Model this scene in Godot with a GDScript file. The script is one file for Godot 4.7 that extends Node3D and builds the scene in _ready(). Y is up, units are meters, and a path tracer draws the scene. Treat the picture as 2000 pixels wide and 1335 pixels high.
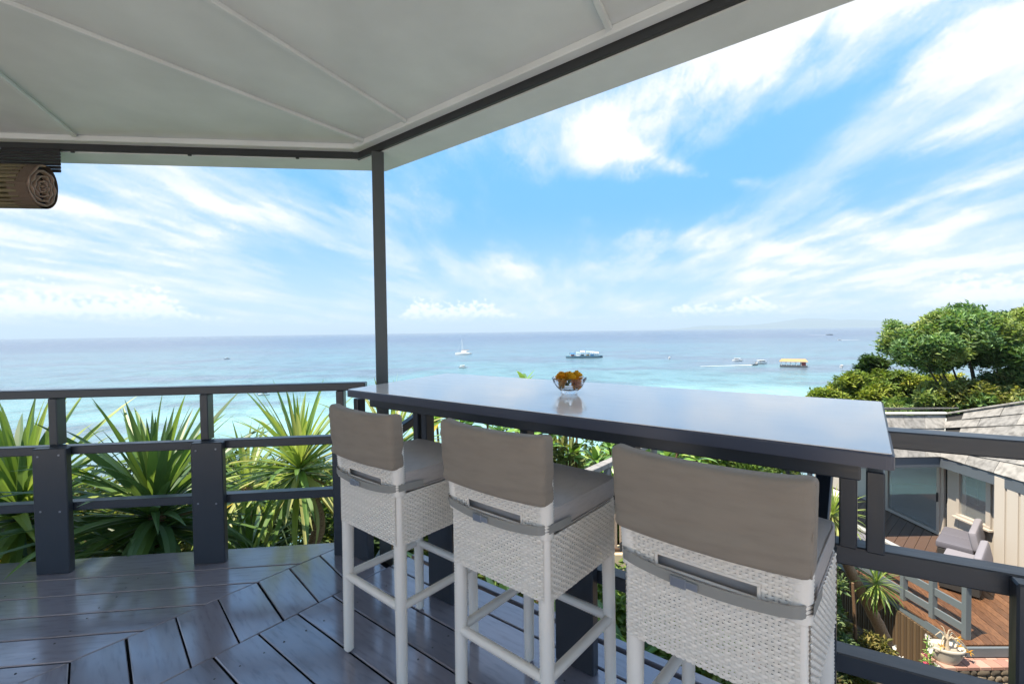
extends Node3D
# A roofed deck above a tropical bay: bar table, three wicker stools, palms, a neighbouring house and boats.

var rng := RandomNumberGenerator.new()
var M := {}
var taken := {}


class Geo:
	var v := PackedVector3Array()
	var n := PackedVector3Array()
	var uv := PackedVector2Array()
	var ix := PackedInt32Array()
	var col := PackedColorArray()
	var tint := Color(1, 1, 1)
	var use_col := false

	func poly(p: Array, inside: Vector3, uvs: Array = []) -> void:
		var nn: Vector3 = (p[1] - p[0]).cross(p[2] - p[0])
		if nn.length() < 1e-12 and p.size() > 3:
			nn = (p[2] - p[0]).cross(p[3] - p[0])
		nn = nn.normalized()
		var mid := Vector3.ZERO
		for q in p:
			mid += q
		mid /= p.size()
		var flip := nn.dot(mid - inside) < 0.0
		if flip:
			nn = -nn
		var base := v.size()
		for i in p.size():
			v.append(p[i])
			n.append(nn)
			uv.append(uvs[i] if uvs.size() else Vector2(p[i].x, p[i].z))
			if use_col:
				col.append(tint)
		for i in range(1, p.size() - 1):
			if flip:
				ix.append_array([base, base + i, base + i + 1])
			else:
				ix.append_array([base, base + i + 1, base + i])

	func box(c: Vector3, s: Vector3, bev := 0.0, b := Basis(), off := Vector2.ZERO) -> void:
		var h := s * 0.5
		bev = minf(bev, minf(h.x, minf(h.y, h.z)) * 0.6)
		var la := s.max_axis_index()
		var u := func(p: Vector3) -> Vector2:
			var o := [0, 1, 2]
			o.erase(la)
			return Vector2(p[la], p[o[0]] + p[o[1]]) + off
		var put := func(pts: Array) -> void:
			var w := []
			var t := []
			for p in pts:
				w.append(c + b * p)
				t.append(u.call(p))
			poly(w, c, t)
		for ax in 3:
			var a1 := (ax + 1) % 3
			var a2 := (ax + 2) % 3
			for sg in [-1.0, 1.0]:
				var q := []
				for k in [[-1, -1], [1, -1], [1, 1], [-1, 1]]:
					var p := Vector3.ZERO
					p[ax] = sg * h[ax]
					p[a1] = k[0] * (h[a1] - bev)
					p[a2] = k[1] * (h[a2] - bev)
					q.append(p)
				put.call(q)
				if bev > 0.0:
					for sg2 in [-1.0, 1.0]:   # the edge between faces ax and a1
						var e := []
						for k in [[0, -1], [0, 1], [1, 1], [1, -1]]:
							var p := Vector3.ZERO
							p[ax] = sg * (h[ax] - (0.0 if k[0] == 0 else bev))
							p[a1] = sg2 * (h[a1] - (bev if k[0] == 0 else 0.0))
							p[a2] = k[1] * (h[a2] - bev)
							e.append(p)
						put.call(e)
		if bev > 0.0:
			for sx in [-1, 1]:
				for sy in [-1, 1]:
					for sz in [-1, 1]:
						put.call([Vector3(sx * h.x, sy * (h.y - bev), sz * (h.z - bev)), Vector3(sx * (h.x - bev), sy * h.y, sz * (h.z - bev)), Vector3(sx * (h.x - bev), sy * (h.y - bev), sz * h.z)])

	func bar(p0: Vector3, p1: Vector3, w: float, hgt: float, bev := 0.003, off := Vector2.ZERO) -> void:
		var x := (p1 - p0).normalized()
		var y := Vector3.UP if absf(x.y) < 0.9 else Vector3.BACK
		var z := x.cross(y).normalized()
		y = z.cross(x)
		box((p0 + p1) * 0.5, Vector3(p0.distance_to(p1), hgt, w), bev, Basis(x, y, z), off)

	func slab(pl: PackedVector2Array, y0: float, y1: float, bev := 0.0, dir := Vector2(1, 0), off := Vector2.ZERO) -> void:
		var inner := pl
		if bev > 0.0:
			var o := Geometry2D.offset_polygon(pl, -bev, Geometry2D.JOIN_MITER)
			if o.size() == 1 and o[0].size() == pl.size():
				inner = o[0]
				var best := 0
				for i in inner.size():
					if inner[i].distance_squared_to(pl[0]) < inner[best].distance_squared_to(pl[0]):
						best = i
				var turned := PackedVector2Array()
				for i in inner.size():
					turned.append(inner[(i + best) % inner.size()])
				inner = turned
				if Geometry2D.is_polygon_clockwise(inner) != Geometry2D.is_polygon_clockwise(pl):
					bev = 0.0
					inner = pl
			else:
				bev = 0.0
		var mid := Vector2.ZERO
		for p in pl:
			mid += p
		mid /= pl.size()
		var c := Vector3(mid.x, (y0 + y1) * 0.5, mid.y)
		var side := Vector2(-dir.y, dir.x)
		var u := func(p: Vector3) -> Vector2:
			var q := Vector2(p.x, p.z)
			return Vector2(q.dot(dir), q.dot(side) + p.y) + off
		var put := func(w: Array) -> void:
			var t := []
			for p in w:
				t.append(u.call(p))
			poly(w, c, t)
		var top := []
		var bot := []
		for i in pl.size():
			top.append(Vector3(inner[i].x, y1, inner[i].y))
			bot.append(Vector3(pl[i].x, y0, pl[i].y))
		put.call(top)
		put.call(bot)
		for i in pl.size():
			var j := (i + 1) % pl.size()
			var a := pl[i]
			var b := pl[j]
			put.call([Vector3(a.x, y0, a.y), Vector3(b.x, y0, b.y), Vector3(b.x, y1 - bev, b.y), Vector3(a.x, y1 - bev, a.y)])
			if bev > 0.0:
				put.call([Vector3(a.x, y1 - bev, a.y), Vector3(b.x, y1 - bev, b.y), Vector3(inner[j].x, y1, inner[j].y), Vector3(inner[i].x, y1, inner[i].y)])

	# a smooth sheet of nu x nv points; normals point along d/du x d/dv
	func sheet(p: PackedVector3Array, nu: int, nv: int, wrap := false, us := 1.0, vs := 1.0) -> void:
		var base := v.size()
		var acc := PackedVector3Array()
		acc.resize(p.size())
		var nu_q := nu if wrap else nu - 1
		for j in nv - 1:
			for i in nu_q:
				var i2 := (i + 1) % nu
				var a := j * nu + i
				var b := j * nu + i2
				var c := (j + 1) * nu + i2
				var d := (j + 1) * nu + i
				var f := (p[c] - p[a]).cross(p[d] - p[b])
				acc[a] += f
				acc[b] += f
				acc[c] += f
				acc[d] += f
				ix.append_array([base + a, base + c, base + b, base + a, base + d, base + c])
		for j in nv:
			for i in nu:
				v.append(p[j * nu + i])
				n.append(acc[j * nu + i].normalized() if acc[j * nu + i].length_squared() > 1e-20 else Vector3.UP)
				uv.append(Vector2(us * i / maxf(1, nu - 1), vs * j / maxf(1, nv - 1)))
				if use_col:
					col.append(tint)

	# round or square-ish tube along a path; radii may ripple
	func tube(path: Array, radii: Array, sides := 8, square := 0.0, caps := true, ref := Vector3.ZERO, us := 1.0, vs := 1.0) -> void:
		var pts := PackedVector3Array()
		var t0: Vector3 = (path[1] - path[0]).normalized()
		var x := ref if ref != Vector3.ZERO else (Vector3.RIGHT if absf(t0.x) < 0.9 else Vector3.FORWARD)
		for k in path.size():
			var t: Vector3 = (path[mini(k + 1, path.size() - 1)] - path[maxi(k - 1, 0)]).normalized()
			x = (x - t * x.dot(t)).normalized()
			var y := t.cross(x)
			for i in sides:
				var a := TAU * (i + 0.5) / sides
				var c := cos(a)
				var s := sin(a)
				var r: float = radii[k]
				if square > 0.0:
					r *= lerpf(1.0, 1.0 / maxf(absf(c), absf(s)), square)
				pts.append(path[k] + (x * c + y * s) * r)
		sheet(pts, sides, path.size(), true, us, vs)
		if caps:
			for e in [0, path.size() - 1]:
				var ring := []
				for i in sides:
					ring.append(pts[e * sides + i])
				var inside: Vector3 = path[1] if e == 0 else path[path.size() - 2]
				poly(ring, inside)

	func lathe(prof: Array, sides := 24, c := Vector3.ZERO) -> void:   # profile of (radius, height), bottom to top on the outside
		var pts := PackedVector3Array()
		for q in prof:
			for i in sides:
				var a := TAU * i / sides
				pts.append(c + Vector3(cos(a) * q.x, q.y, -sin(a) * q.x))
		sheet(pts, sides, prof.size(), true)

	# a box with soft rounded edges; deform moves each point
	func soft(s: Vector3, r: float, seg: int, deform = null, xf := Transform3D()) -> void:
		var h := s * 0.5
		var inn := h - Vector3(r, r, r)
		for ax in 3:
			var a1 := (ax + 1) % 3
			var a2 := (ax + 2) % 3
			for sg in [-1.0, 1.0]:
				var pts := PackedVector3Array()
				for j in seg + 1:
					for i in seg + 1:
						var p := Vector3.ZERO
						p[ax] = sg * h[ax]
						# points crowd towards the edges
						var fi := sin((float(i) / seg - 0.5) * PI) if seg > 3 else float(i) / seg * 2 - 1
						var fj := sin((float(j) / seg - 0.5) * PI) if seg > 3 else float(j) / seg * 2 - 1
						p[a1] = fi * h[a1] * sg
						p[a2] = fj * h[a2]
						var q := Vector3(clampf(p.x, -inn.x, inn.x), clampf(p.y, -inn.y, inn.y), clampf(p.z, -inn.z, inn.z))
						var d := p - q
						p = q + d.normalized() * r
						if deform != null:
							p = deform.call(p)
						pts.append(xf * p)
				sheet(pts, seg + 1, seg + 1)

	func mesh() -> ArrayMesh:
		var a := []
		a.resize(Mesh.ARRAY_MAX)
		a[Mesh.ARRAY_VERTEX] = v
		a[Mesh.ARRAY_NORMAL] = n
		a[Mesh.ARRAY_TEX_UV] = uv
		a[Mesh.ARRAY_INDEX] = ix
		if use_col:
			a[Mesh.ARRAY_COLOR] = col
		var m := ArrayMesh.new()
		m.add_surface_from_arrays(Mesh.PRIMITIVE_TRIANGLES, a)
		return m


# ---------------------------------------------------------------- scene helpers
func numbered(called: String) -> String:
	taken[called] = taken.get(called, 0) + 1
	return called if taken[called] == 1 else "%s_%03d" % [called, taken[called] - 1]


func tag(o: Node3D, label: String, category: String, group := "") -> Node3D:
	o.set_meta("label", label)
	o.set_meta("category", category)
	if group:
		o.set_meta("group", group)
	return o


func thing(called: String, label: String, category: String, at := Vector3.ZERO, turn := 0.0, group := "") -> Node3D:
	var o := Node3D.new()
	o.name = numbered(called)
	add_child(o)
	o.position = at
	o.rotation.y = turn
	return tag(o, label, category, group)


func part(called: String, m: Mesh, mat: Material, parent: Node3D, at := Vector3.ZERO) -> MeshInstance3D:
	var o := MeshInstance3D.new()
	o.mesh = m
	o.material_override = mat
	o.position = at
	if parent == self:
		o.name = numbered(called)
		add_child(o)
	else:
		o.name = called
		parent.add_child(o, true)
	return o


func part_at(called: String, m: Mesh, mat: Material, parent: Node3D, xf: Transform3D) -> MeshInstance3D:
	var o := part(called, m, mat, parent)
	o.transform = xf
	return o


func structure(o: Node3D) -> Node3D:
	o.set_meta("kind", "structure")
	return o


func stuff(o: Node3D) -> Node3D:
	o.set_meta("kind", "stuff")
	return o


func bx(called: String, c: Vector3, s: Vector3, mat: Material, parent: Node3D, bev := 0.003, b := Basis()) -> MeshInstance3D:
	var g := Geo.new()
	g.box(Vector3.ZERO, s, bev, b, Vector2(rng.randf() * 7, rng.randf() * 7))
	return part(called, g.mesh(), mat, parent, c)


func rail(called: String, p0: Vector3, p1: Vector3, w: float, h: float, mat: Material, parent: Node3D, bev := 0.004) -> MeshInstance3D:
	var g := Geo.new()
	var c := (p0 + p1) * 0.5
	g.bar(p0 - c, p1 - c, w, h, bev, Vector2(rng.randf() * 7, rng.randf() * 7))
	return part(called, g.mesh(), mat, parent, c)


func noise_tex(freq: float, seed_: int, oct := 4, as_normal := false, strength := 4.0, ramp: Array = [], size := 512, kind := FastNoiseLite.TYPE_SIMPLEX_SMOOTH) -> NoiseTexture2D:
	var f := FastNoiseLite.new()
	f.noise_type = kind
	f.seed = seed_
	f.frequency = freq
	f.fractal_octaves = oct
	var t := NoiseTexture2D.new()
	t.width = size
	t.height = size
	t.seamless = true
	t.noise = f
	t.as_normal_map = as_normal
	t.bump_strength = strength
	if ramp.size():
		var g := Gradient.new()
		var off := PackedFloat32Array()
		var cs := PackedColorArray()
		for r in ramp:
			off.append(r[0])
			cs.append(r[1])
		g.offsets = off
		g.colors = cs
		t.color_ramp = g
	return t


func gray(x: float) -> Color:
	return Color(x, x, x)


func mat(lin: Color, rough := 0.7, spec := 0.5) -> StandardMaterial3D:
	var m := StandardMaterial3D.new()
	m.albedo_color = lin.linear_to_srgb()
	m.roughness = rough
	m.metallic_specular = spec
	return m


func leafmat(lin: Color, back: Color, rough := 0.45, spec := 0.5) -> StandardMaterial3D:
	var m := mat(lin, rough, spec)
	m.backlight_enabled = true
	m.backlight = back.linear_to_srgb()
	m.cull_mode = BaseMaterial3D.CULL_DISABLED
	return m


# ---------------------------------------------------------------- places
# The railing follows two sides of an octagonal bay; t runs along a side, s points outwards.
const CORNER := Vector3(-1.06, 0, -2.91)
const SIDE_A := Vector3(-0.9938, 0, 0.1115)
const OUT_A := Vector3(-0.1115, 0, -0.9938)
const SIDE_B := Vector3(0.788, 0, 0.6157)
const OUT_B := Vector3(0.6157, 0, -0.788)
const SIDE_C := Vector3(0.8746, 0, 0.4848)
const OUT_C := Vector3(0.4848, 0, -0.8746)
const C_START := 2.55
const SEA := -24.0
const SKY_LEVEL := 0.565


func on_a(t: float, s: float, h: float) -> Vector3:
	return CORNER + SIDE_A * t + OUT_A * s + Vector3.UP * h


func on_b(t: float, s: float, h: float) -> Vector3:
	return CORNER + SIDE_B * t + OUT_B * s + Vector3.UP * h


func on_c(t: float, s: float, h: float) -> Vector3:
	return CORNER + SIDE_B * C_START + SIDE_C * t + OUT_C * s + Vector3.UP * h


func flat(p: Vector3) -> Vector2:
	return Vector2(p.x, p.z)


# keep the part of a convex polygon where (p - q).n <= 0
func cut(pl: PackedVector2Array, q: Vector2, n: Vector2) -> PackedVector2Array:
	var r := PackedVector2Array()
	for i in pl.size():
		var a := pl[i]
		var b := pl[(i + 1) % pl.size()]
		var da := (a - q).dot(n)
		var db := (b - q).dot(n)
		if da <= 0:
			r.append(a)
		if (da < 0 and db > 0) or (da > 0 and db < 0):
			r.append(a + (b - a) * (da / (da - db)))
	return r


func area(pl: PackedVector2Array) -> float:
	var s := 0.0
	for i in pl.size():
		s += pl[i].cross(pl[(i + 1) % pl.size()])
	return absf(s) * 0.5


# ---------------------------------------------------------------- sky
func make_sky() -> ImageTexture:
	var w := 2880
	var h := 1440
	var f := FastNoiseLite.new()
	f.noise_type = FastNoiseLite.TYPE_SIMPLEX_SMOOTH
	f.seed = 11
	f.frequency = 0.9
	f.fractal_octaves = 5
	f.fractal_gain = 0.55
	f.domain_warp_enabled = true
	f.domain_warp_amplitude = 0.35
	f.domain_warp_frequency = 0.8
	var fine := FastNoiseLite.new()
	fine.noise_type = FastNoiseLite.TYPE_SIMPLEX_SMOOTH
	fine.seed = 4
	fine.frequency = 0.16
	fine.fractal_octaves = 4
	# where cirrus banks and clear gaps lie: azimuth, height, half sizes (degrees), tilt, amount
	var banks := [[26.7, 27.6, 17.9, 5.0, -20, 1.05], [43.5, 26.0, 9.4, 6.5, -20, 1.1], [70.0, 22.0, 20.0, 10.0, 0, 0.5], [14.4, 26.4, 9.0, 3.9, -10, 0.35], [15.5, 20.3, 8.0, 0.9, 24, 1.0], [24.0, 16.7, 5.0, 0.7, 16, 0.9], [-8.9, 16.5, 6.9, 3.6, 10, 0.3], [18.5, 11.5, 9.8, 3.3, 10, 0.6], [1.9, 9.3, 7.0, 2.5, 0, 0.25], [40.0, 10.5, 13.5, 2.6, -17, 0.75], [41.8, 4.8, 13.5, 3.8, 0, 0.8], [-44.0, 9.0, 16.0, 6.8, 0, 0.50], [-31.6, 12.6, 8.0, 2.6, -20, 0.35], [45.2, 16.8, 6.4, 1.0, -20, 0.35], [4.0, 15.5, 11.0, 4.2, 12, -0.75], [12.0, 16.0, 6.0, 2.4, 20, -0.55], [26.0, 17.0, 10.0, 2.4, -22, -0.6], [33.0, 21.2, 9.0, 1.6, -22, -0.35], [-22.0, 7.2, 8.6, 2.8, 0, -0.35], [-20.0, 13.5, 5.0, 2.0, 0, -0.25], [-5.0, 11.6, 9.5, 2.2, 0, -0.4], [38.0, 15.0, 8.5, 1.4, -20, -0.3], [32.0, 11.2, 3.7, 1.6, 0, -0.2]]
	# low heaps along the horizon stand higher in some directions
	var row := FastNoiseLite.new()
	row.seed = 17
	row.frequency = 0.055
	row.fractal_octaves = 3
	var bank_r := []
	for k in banks:
		bank_r.append([k[0], k[1], 1.0 / k[2], 1.0 / k[3], cos(deg_to_rad(k[4])), sin(deg_to_rad(k[4])), k[5]])
	var data := PackedFloat32Array()
	data.resize(w * h * 3)
	var last := Color()
	for y in h:
		var el := (0.5 - (y + 0.5) / h) * 180.0
		if el < -0.6:
			for x in w:
				var q := (y * w + x) * 3
				data[q] = 0.25
				data[q + 1] = 0.36
				data[q + 2] = 0.44
			continue
		var ce := cos(deg_to_rad(el))
		var se := sin(deg_to_rad(el))
		var up := clampf(el / 50.0, 0, 1)
		var blue := Color(0.53, 0.76, 0.99).lerp(Color(0.17, 0.52, 1.0), smoothstep(0.0, 15.0, el)).lerp(Color(0.13, 0.38, 0.82), smoothstep(30.0, 85.0, el))
		var near_bank := []
		for k in bank_r:
			if absf(el - k[1]) < 22.0:
				near_bank.append(k)
		for x in w:
			var az := fposmod((x + 0.5) / w * 360.0 + 180.0, 360.0) - 180.0   # a panorama begins straight ahead, at -z
			var ar := deg_to_rad(az)
			var s := 1.0 / (se + 0.09)
			var px := sin(ar) * ce * s
			var pz := cos(ar) * ce * s
			# streaks run from the far left to the near right
			var u := px * 0.10 + pz * 0.995
			var vv := px * 0.995 - pz * 0.10
			var d := f.get_noise_3d(u * 0.42, vv * 1.3, 3.0)
			var lace := f.get_noise_3d(u * 1.1, vv * 3.6, 40.0)
			d = 0.37 + d * 0.56 + 0.15 * lace
			var gain := clampf(0.44 + 0.45 * f.get_noise_3d(px * 1.6, pz * 1.6, 80.0) + 0.40 * lace, 0.15, 0.80)
			for k in near_bank:
				var dx: float = az - k[0]
				var dy: float = el - k[1]
				# tilts are given as seen: positive falls to the right
				var a: float = (dx * k[4] - dy * k[5]) * k[2]
				var b: float = (dx * k[5] + dy * k[4]) * k[3]
				var rr := a * a + b * b
				if rr < 5.0:
					d += k[6] * exp(-rr) * (gain if k[6] > 0.0 else 0.62)
			var cover := smoothstep(0.08, 1.06, d)
			cover = clampf(cover + (0.18 * smoothstep(25.0, 55.0, absf(az)) + 0.02) * (1.0 - up), 0.0, 0.97)
			var c := blue.lerp(Color(0.92, 0.95, 0.985), cover)
			var bright := smoothstep(0.55, 1.0, cover)
			c = c.lerp(Color(1.0, 1.0, 1.0), bright * 0.7)
			if el < 7.0:
				var lump := fine.get_noise_2d(az * 7.0, el * 11.0)
				var tall := maxf(0.0, 0.25 + 2.2 * row.get_noise_1d(az)) * 2.3 + 2.6 * exp(-pow((az + 47.0) / 8.0, 2))
				var top := 1.9 + tall * (0.8 + 0.9 * lump)
				var m := smoothstep(0.0, 0.5, top - el) * smoothstep(1.3, 2.5, el + lump * 0.9)
				c = c.lerp(Color(1.12, 1.13, 1.15), m * 0.9)
				# the bluish haze band that hugs the horizon
				c = c.lerp(Color(0.60, 0.79, 0.99), 0.6 * (1.0 - smoothstep(0.3, 2.4, el)))
			var q := (y * w + x) * 3
			data[q] = c.r * SKY_LEVEL
			data[q + 1] = c.g * SKY_LEVEL
			data[q + 2] = c.b * SKY_LEVEL
	return ImageTexture.create_from_image(Image.create_from_data(w, h, false, Image.FORMAT_RGBF, data.to_byte_array()))


func make_materials() -> void:
	var grain := noise_tex(0.012, 3, 5, true, 2.2)
	var worn := noise_tex(0.02, 8, 5, false, 1, [[0.0, gray(0.55)], [0.45, gray(0.85)], [0.6, gray(1.0)], [1.0, gray(1.0)]])
	# deck paint: slate blue gloss, brushed and scuffed
	var d := mat(Color(0.30, 0.285, 0.335), 1.0, 0.75)
	d.metallic = 0.36
	d.roughness_texture = noise_tex(0.011, 21, 5, false, 1, [[0.0, gray(0.14)], [0.4, gray(0.17)], [0.62, gray(0.20)], [1.0, gray(0.27)]])
	d.normal_enabled = true
	d.normal_texture = noise_tex(0.016, 5, 5, true, 1.6)
	d.normal_scale = 0.045
	d.albedo_texture = noise_tex(0.02, 9, 5, false, 1, [[0.0, gray(0.86)], [0.4, gray(0.98)], [0.72, gray(1.0)], [1.0, gray(1.0)]])
	d.uv1_scale = Vector3(0.5, 3.2, 1)
	M.deck = d
	M.deck_tones = [d]
	for k in [0.90, 1.09]:
		var d2: StandardMaterial3D = d.duplicate()
		d2.albedo_color = Color(0.30 * k, 0.285 * k, 0.335 * k).linear_to_srgb()
		M.deck_tones.append(d2)
	# railing paint: darker charcoal
	var r := mat(Color(0.029, 0.035, 0.046), 1.0, 0.55)
	r.roughness_texture = noise_tex(0.02, 31, 4, false, 1, [[0.0, gray(0.28)], [0.5, gray(0.34)], [1.0, gray(0.42)]])
	r.normal_enabled = true
	r.normal_texture = grain
	r.normal_scale = 0.2
	r.uv1_scale = Vector3(0.7, 6, 1)
	M.rail = r
	var t := mat(Color(0.92, 0.80, 0.71), 1.0, 0.55)  # near-white colour carries the sky reflection of a darker table top
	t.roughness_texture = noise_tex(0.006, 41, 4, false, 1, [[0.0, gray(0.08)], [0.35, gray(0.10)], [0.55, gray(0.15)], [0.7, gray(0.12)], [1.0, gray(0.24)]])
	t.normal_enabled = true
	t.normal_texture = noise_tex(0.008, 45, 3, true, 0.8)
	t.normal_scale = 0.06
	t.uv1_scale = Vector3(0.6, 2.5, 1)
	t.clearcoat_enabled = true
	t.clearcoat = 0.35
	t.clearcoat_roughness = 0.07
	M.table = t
	M.table_edge = mat(Color(0.070, 0.075, 0.105), 0.35, 0.5)
	M.ceiling = mat(Color(0.72, 0.76, 0.775), 0.6)
	M.ceiling.albedo_texture = noise_tex(0.01, 51, 4, false, 1, [[0.0, gray(0.93)], [1.0, gray(1.0)]])
	M.ceiling.uv1_scale = Vector3(0.4, 0.4, 1)
	M.roof_top = mat(Color(0.3, 0.3, 0.3), 0.9)
	M.post = mat(Color(0.055, 0.062, 0.062), 0.38, 0.6)
	M.post.normal_enabled = true
	M.post.normal_texture = grain
	M.post.normal_scale = 0.3
	M.beam = mat(Color(0.028, 0.031, 0.034), 0.45)
	var wk := mat(Color(0.92, 0.85, 0.775), 0.5)
	wk.vertex_color_use_as_albedo = true
	M.lining = mat(Color(0.74, 0.68, 0.62), 0.6)
	M.wicker = wk
	var cl := mat(Color(0.285, 0.240, 0.197), 0.85, 0.3)
	cl.albedo_texture = noise_tex(0.012, 62, 5, false, 1, [[0.0, gray(0.94)], [0.5, gray(0.98)], [1.0, gray(1.0)]])
	cl.normal_enabled = true
	cl.normal_texture = noise_tex(0.42, 61, 2, true, 2.0)
	cl.normal_scale = 0.18
	cl.uv1_scale = Vector3(0.35, 1.5, 1)
	cl.rim_enabled = true
	cl.rim = 0.3
	cl.rim_tint = 0.5
	M.cover = cl
	var se := cl.duplicate()
	se.albedo_color = Color(0.46, 0.415, 0.395).linear_to_srgb()
	se.roughness = 0.6
	se.uv1_scale = Vector3(1.0, 1.6, 1)
	M.cushion = se
	M.strap = mat(Color(0.29, 0.28, 0.26), 0.7)
	M.dark = mat(Color(0.02, 0.02, 0.022), 0.5)
	M.gap_shade = mat(Color(0.008, 0.008, 0.009), 1.0, 0.0)
	M.chrome = mat(Color(0.3, 0.32, 0.36), 0.3)
	M.chrome.metallic = 0.7
	M.soil = mat(Color(0.16, 0.125, 0.085), 0.95)
	M.soil.albedo_texture = noise_tex(0.03, 71, 5, false, 1, [[0.0, gray(0.35)], [0.5, gray(0.75)], [1.0, Color(1, 0.95, 0.85)]])
	M.soil.uv1_scale = Vector3(0.5, 0.5, 1)
	M.soil.normal_enabled = true
	M.soil.normal_texture = noise_tex(0.03, 72, 5, true, 8.0)


# ---------------------------------------------------------------- deck, roof, railings
func build_deck() -> void:
	var deck := Node3D.new()
	deck.name = "deck"
	add_child(deck)
	structure(deck)
	var put := func(pl: PackedVector2Array, dir: Vector2) -> void:
		if area(pl) < 0.004:
			return
		var mid := Vector2.ZERO
		for p in pl:
			mid += p
		mid /= pl.size()
		var loc := PackedVector2Array()
		for p in pl:
			loc.append(p - mid)
		if Geometry2D.is_polygon_clockwise(loc):
			loc.reverse()
		var g := Geo.new()
		g.slab(loc, -0.034, 0.0, 0.0035, dir, Vector2(rng.randf() * 9, rng.randf() * 9))
		var o := part("plank", g.mesh(), M.deck_tones[rng.randi() % 3], deck, Vector3(mid.x, rng.randf_range(-0.0008, 0.0008), mid.y))
		o.rotation = Vector3(rng.randf_range(-0.0003, 0.0003), 0, rng.randf_range(-0.0003, 0.0003))
	var da := flat(SIDE_A)
	var na := -flat(OUT_A)       # points inwards
	var db := flat(SIDE_B)
	var nb := flat(OUT_B)
	var seam := Vector2(0.6018, -0.7986)          # direction of both mitre seams, towards the corner
	var sn := Vector2(0.7986, 0.6018)             # points to the right-hand field
	var qa := Vector2(-1.600, -2.445)
	var qb := Vector2(-1.130, -2.275)
	var big := PackedVector2Array([Vector2(-5.6, -6), Vector2(5, -6), Vector2(5, 0.6), Vector2(-5.6, 0.6)])
	# left field, boards parallel to the left railing
	var row := [-3.205, -2.932]
	while row[-1] < 2.2:
		row.append(row[-1] + 0.1888)
	for i in row.size() - 1:
		var p := cut(big, na * (row[i] + 0.002), -na)
		p = cut(p, na * (row[i + 1] - 0.007), na)
		p = cut(p, qa - sn * 0.0015, sn)
		put.call(p, da)
	# mitred band between the fields
	var bd := Vector2(cos(deg_to_rad(47.3)), sin(deg_to_rad(47.3)))
	var bn := Vector2(bd.y, -bd.x)                # towards the corner
	var marks := []
	for q in [Vector2(-1.693, -2.255), Vector2(-1.608, -2.442), Vector2(-1.505, -2.629), Vector2(-1.406, -2.789), Vector2(-1.266, -2.921)]:
		marks.append(q.dot(bn))
	var lo: float = marks[0]
	while lo > -4.0:
		lo -= 0.192
		marks.push_front(lo)
	marks.append(marks[-1] + 0.24)
	for i in marks.size() - 1:
		var gap := 0.004 if i % 3 else 0.007
		var p := cut(big, bn * (marks[i] + 0.003), -bn)
		p = cut(p, bn * (marks[i + 1] - gap), bn)
		p = cut(p, qa + sn * 0.0015, -sn)
		p = cut(p, qb - sn * 0.0015, sn)
		p = cut(p, na * -3.205, -na)
		p = cut(p, nb * 1.85, nb)
		put.call(p, bd)
	# right field, boards parallel to the bar railing
	var m := [1.93, 1.868, 1.850, 1.706, 1.513]
	while m[-1] > -3.0:
		m.append(m[-1] - 0.1925)
	for i in m.size() - 1:
		if i == 1:
			continue
		var p := cut(big, nb * (m[i] - 0.003), nb)
		p = cut(p, nb * (m[i + 1] + 0.006), -nb)
		p = cut(p, qb + sn * 0.0015, -sn)
		p = cut(p, na * -3.205, -na)
		# boards butt over a joist; past the bend the outer ones follow the side railing
		var where := flat(on_b(C_START, 0, 0)) if i < 4 else Vector2(0.9 + 0.5 * sin(i * 2.4), -0.5)
		put.call(cut(p, where - db * 0.001, db), db)
		p = cut(p, where + db * 0.001, -db)
		put.call(cut(p, flat(on_c(0, 0.10, 0)), flat(OUT_C)) if i < 4 else p, db)
	# nail heads in rows over the joists
	var g := Geo.new()
	var nr := RandomNumberGenerator.new()
	nr.seed = 77
	for k in 7:
		for i in range(1, 12):
			for e in [0.0, 0.1]:
				var p: Vector2 = na * (row[i] + 0.045 + e) + da * (1.9 + k * 0.62)
				if (p - qa).dot(sn) < -0.03:
					g.box(Vector3(p.x + nr.randf_range(-0.01, 0.01), 0.0005, p.y), Vector3(0.007, 0.003, 0.007), 0.001)
	for k in range(-3, 6):
		for i in range(3, 14):
			for e in [0.045, 0.145]:
				var p: Vector2 = nb * (m[i] - e) + db * (-1.55 + k * 0.58)
				if (p - qb).dot(sn) > 0.03:
					g.box(Vector3(p.x + nr.randf_range(-0.01, 0.01), 0.0005, p.y), Vector3(0.007, 0.003, 0.007), 0.001)
	stuff(part("nail_heads", g.mesh(), M.dark, deck))
	# black sheet added under the planks so their open gaps look shaded
	var under := cut(cut(big, na * -3.15, -na), nb * 1.72, nb)
	if Geometry2D.is_polygon_clockwise(under):
		under.reverse()
	g = Geo.new()
	g.slab(under, -0.060, -0.007, 0.0)
	part("underlay", g.mesh(), M.gap_shade, deck)
	# joists below, seen through the gaps only
	for k in 9:
		var front := -2.6 if k < 4 else -2.0 + 0.62 * (k - 4)
		bx("joist", Vector3(-4.6 + k * 1.0, -0.135, (front + 0.5) * 0.5), Vector3(0.05, 0.14, 0.5 - front), M.dark, deck, 0.0)
	for k in 4:
		bx("pile", Vector3(-3.9 + k * 1.5, -1.8, -2.1 + 0.3 * k), Vector3(0.14, 3.2, 0.14), M.dark, deck, 0.0)


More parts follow.
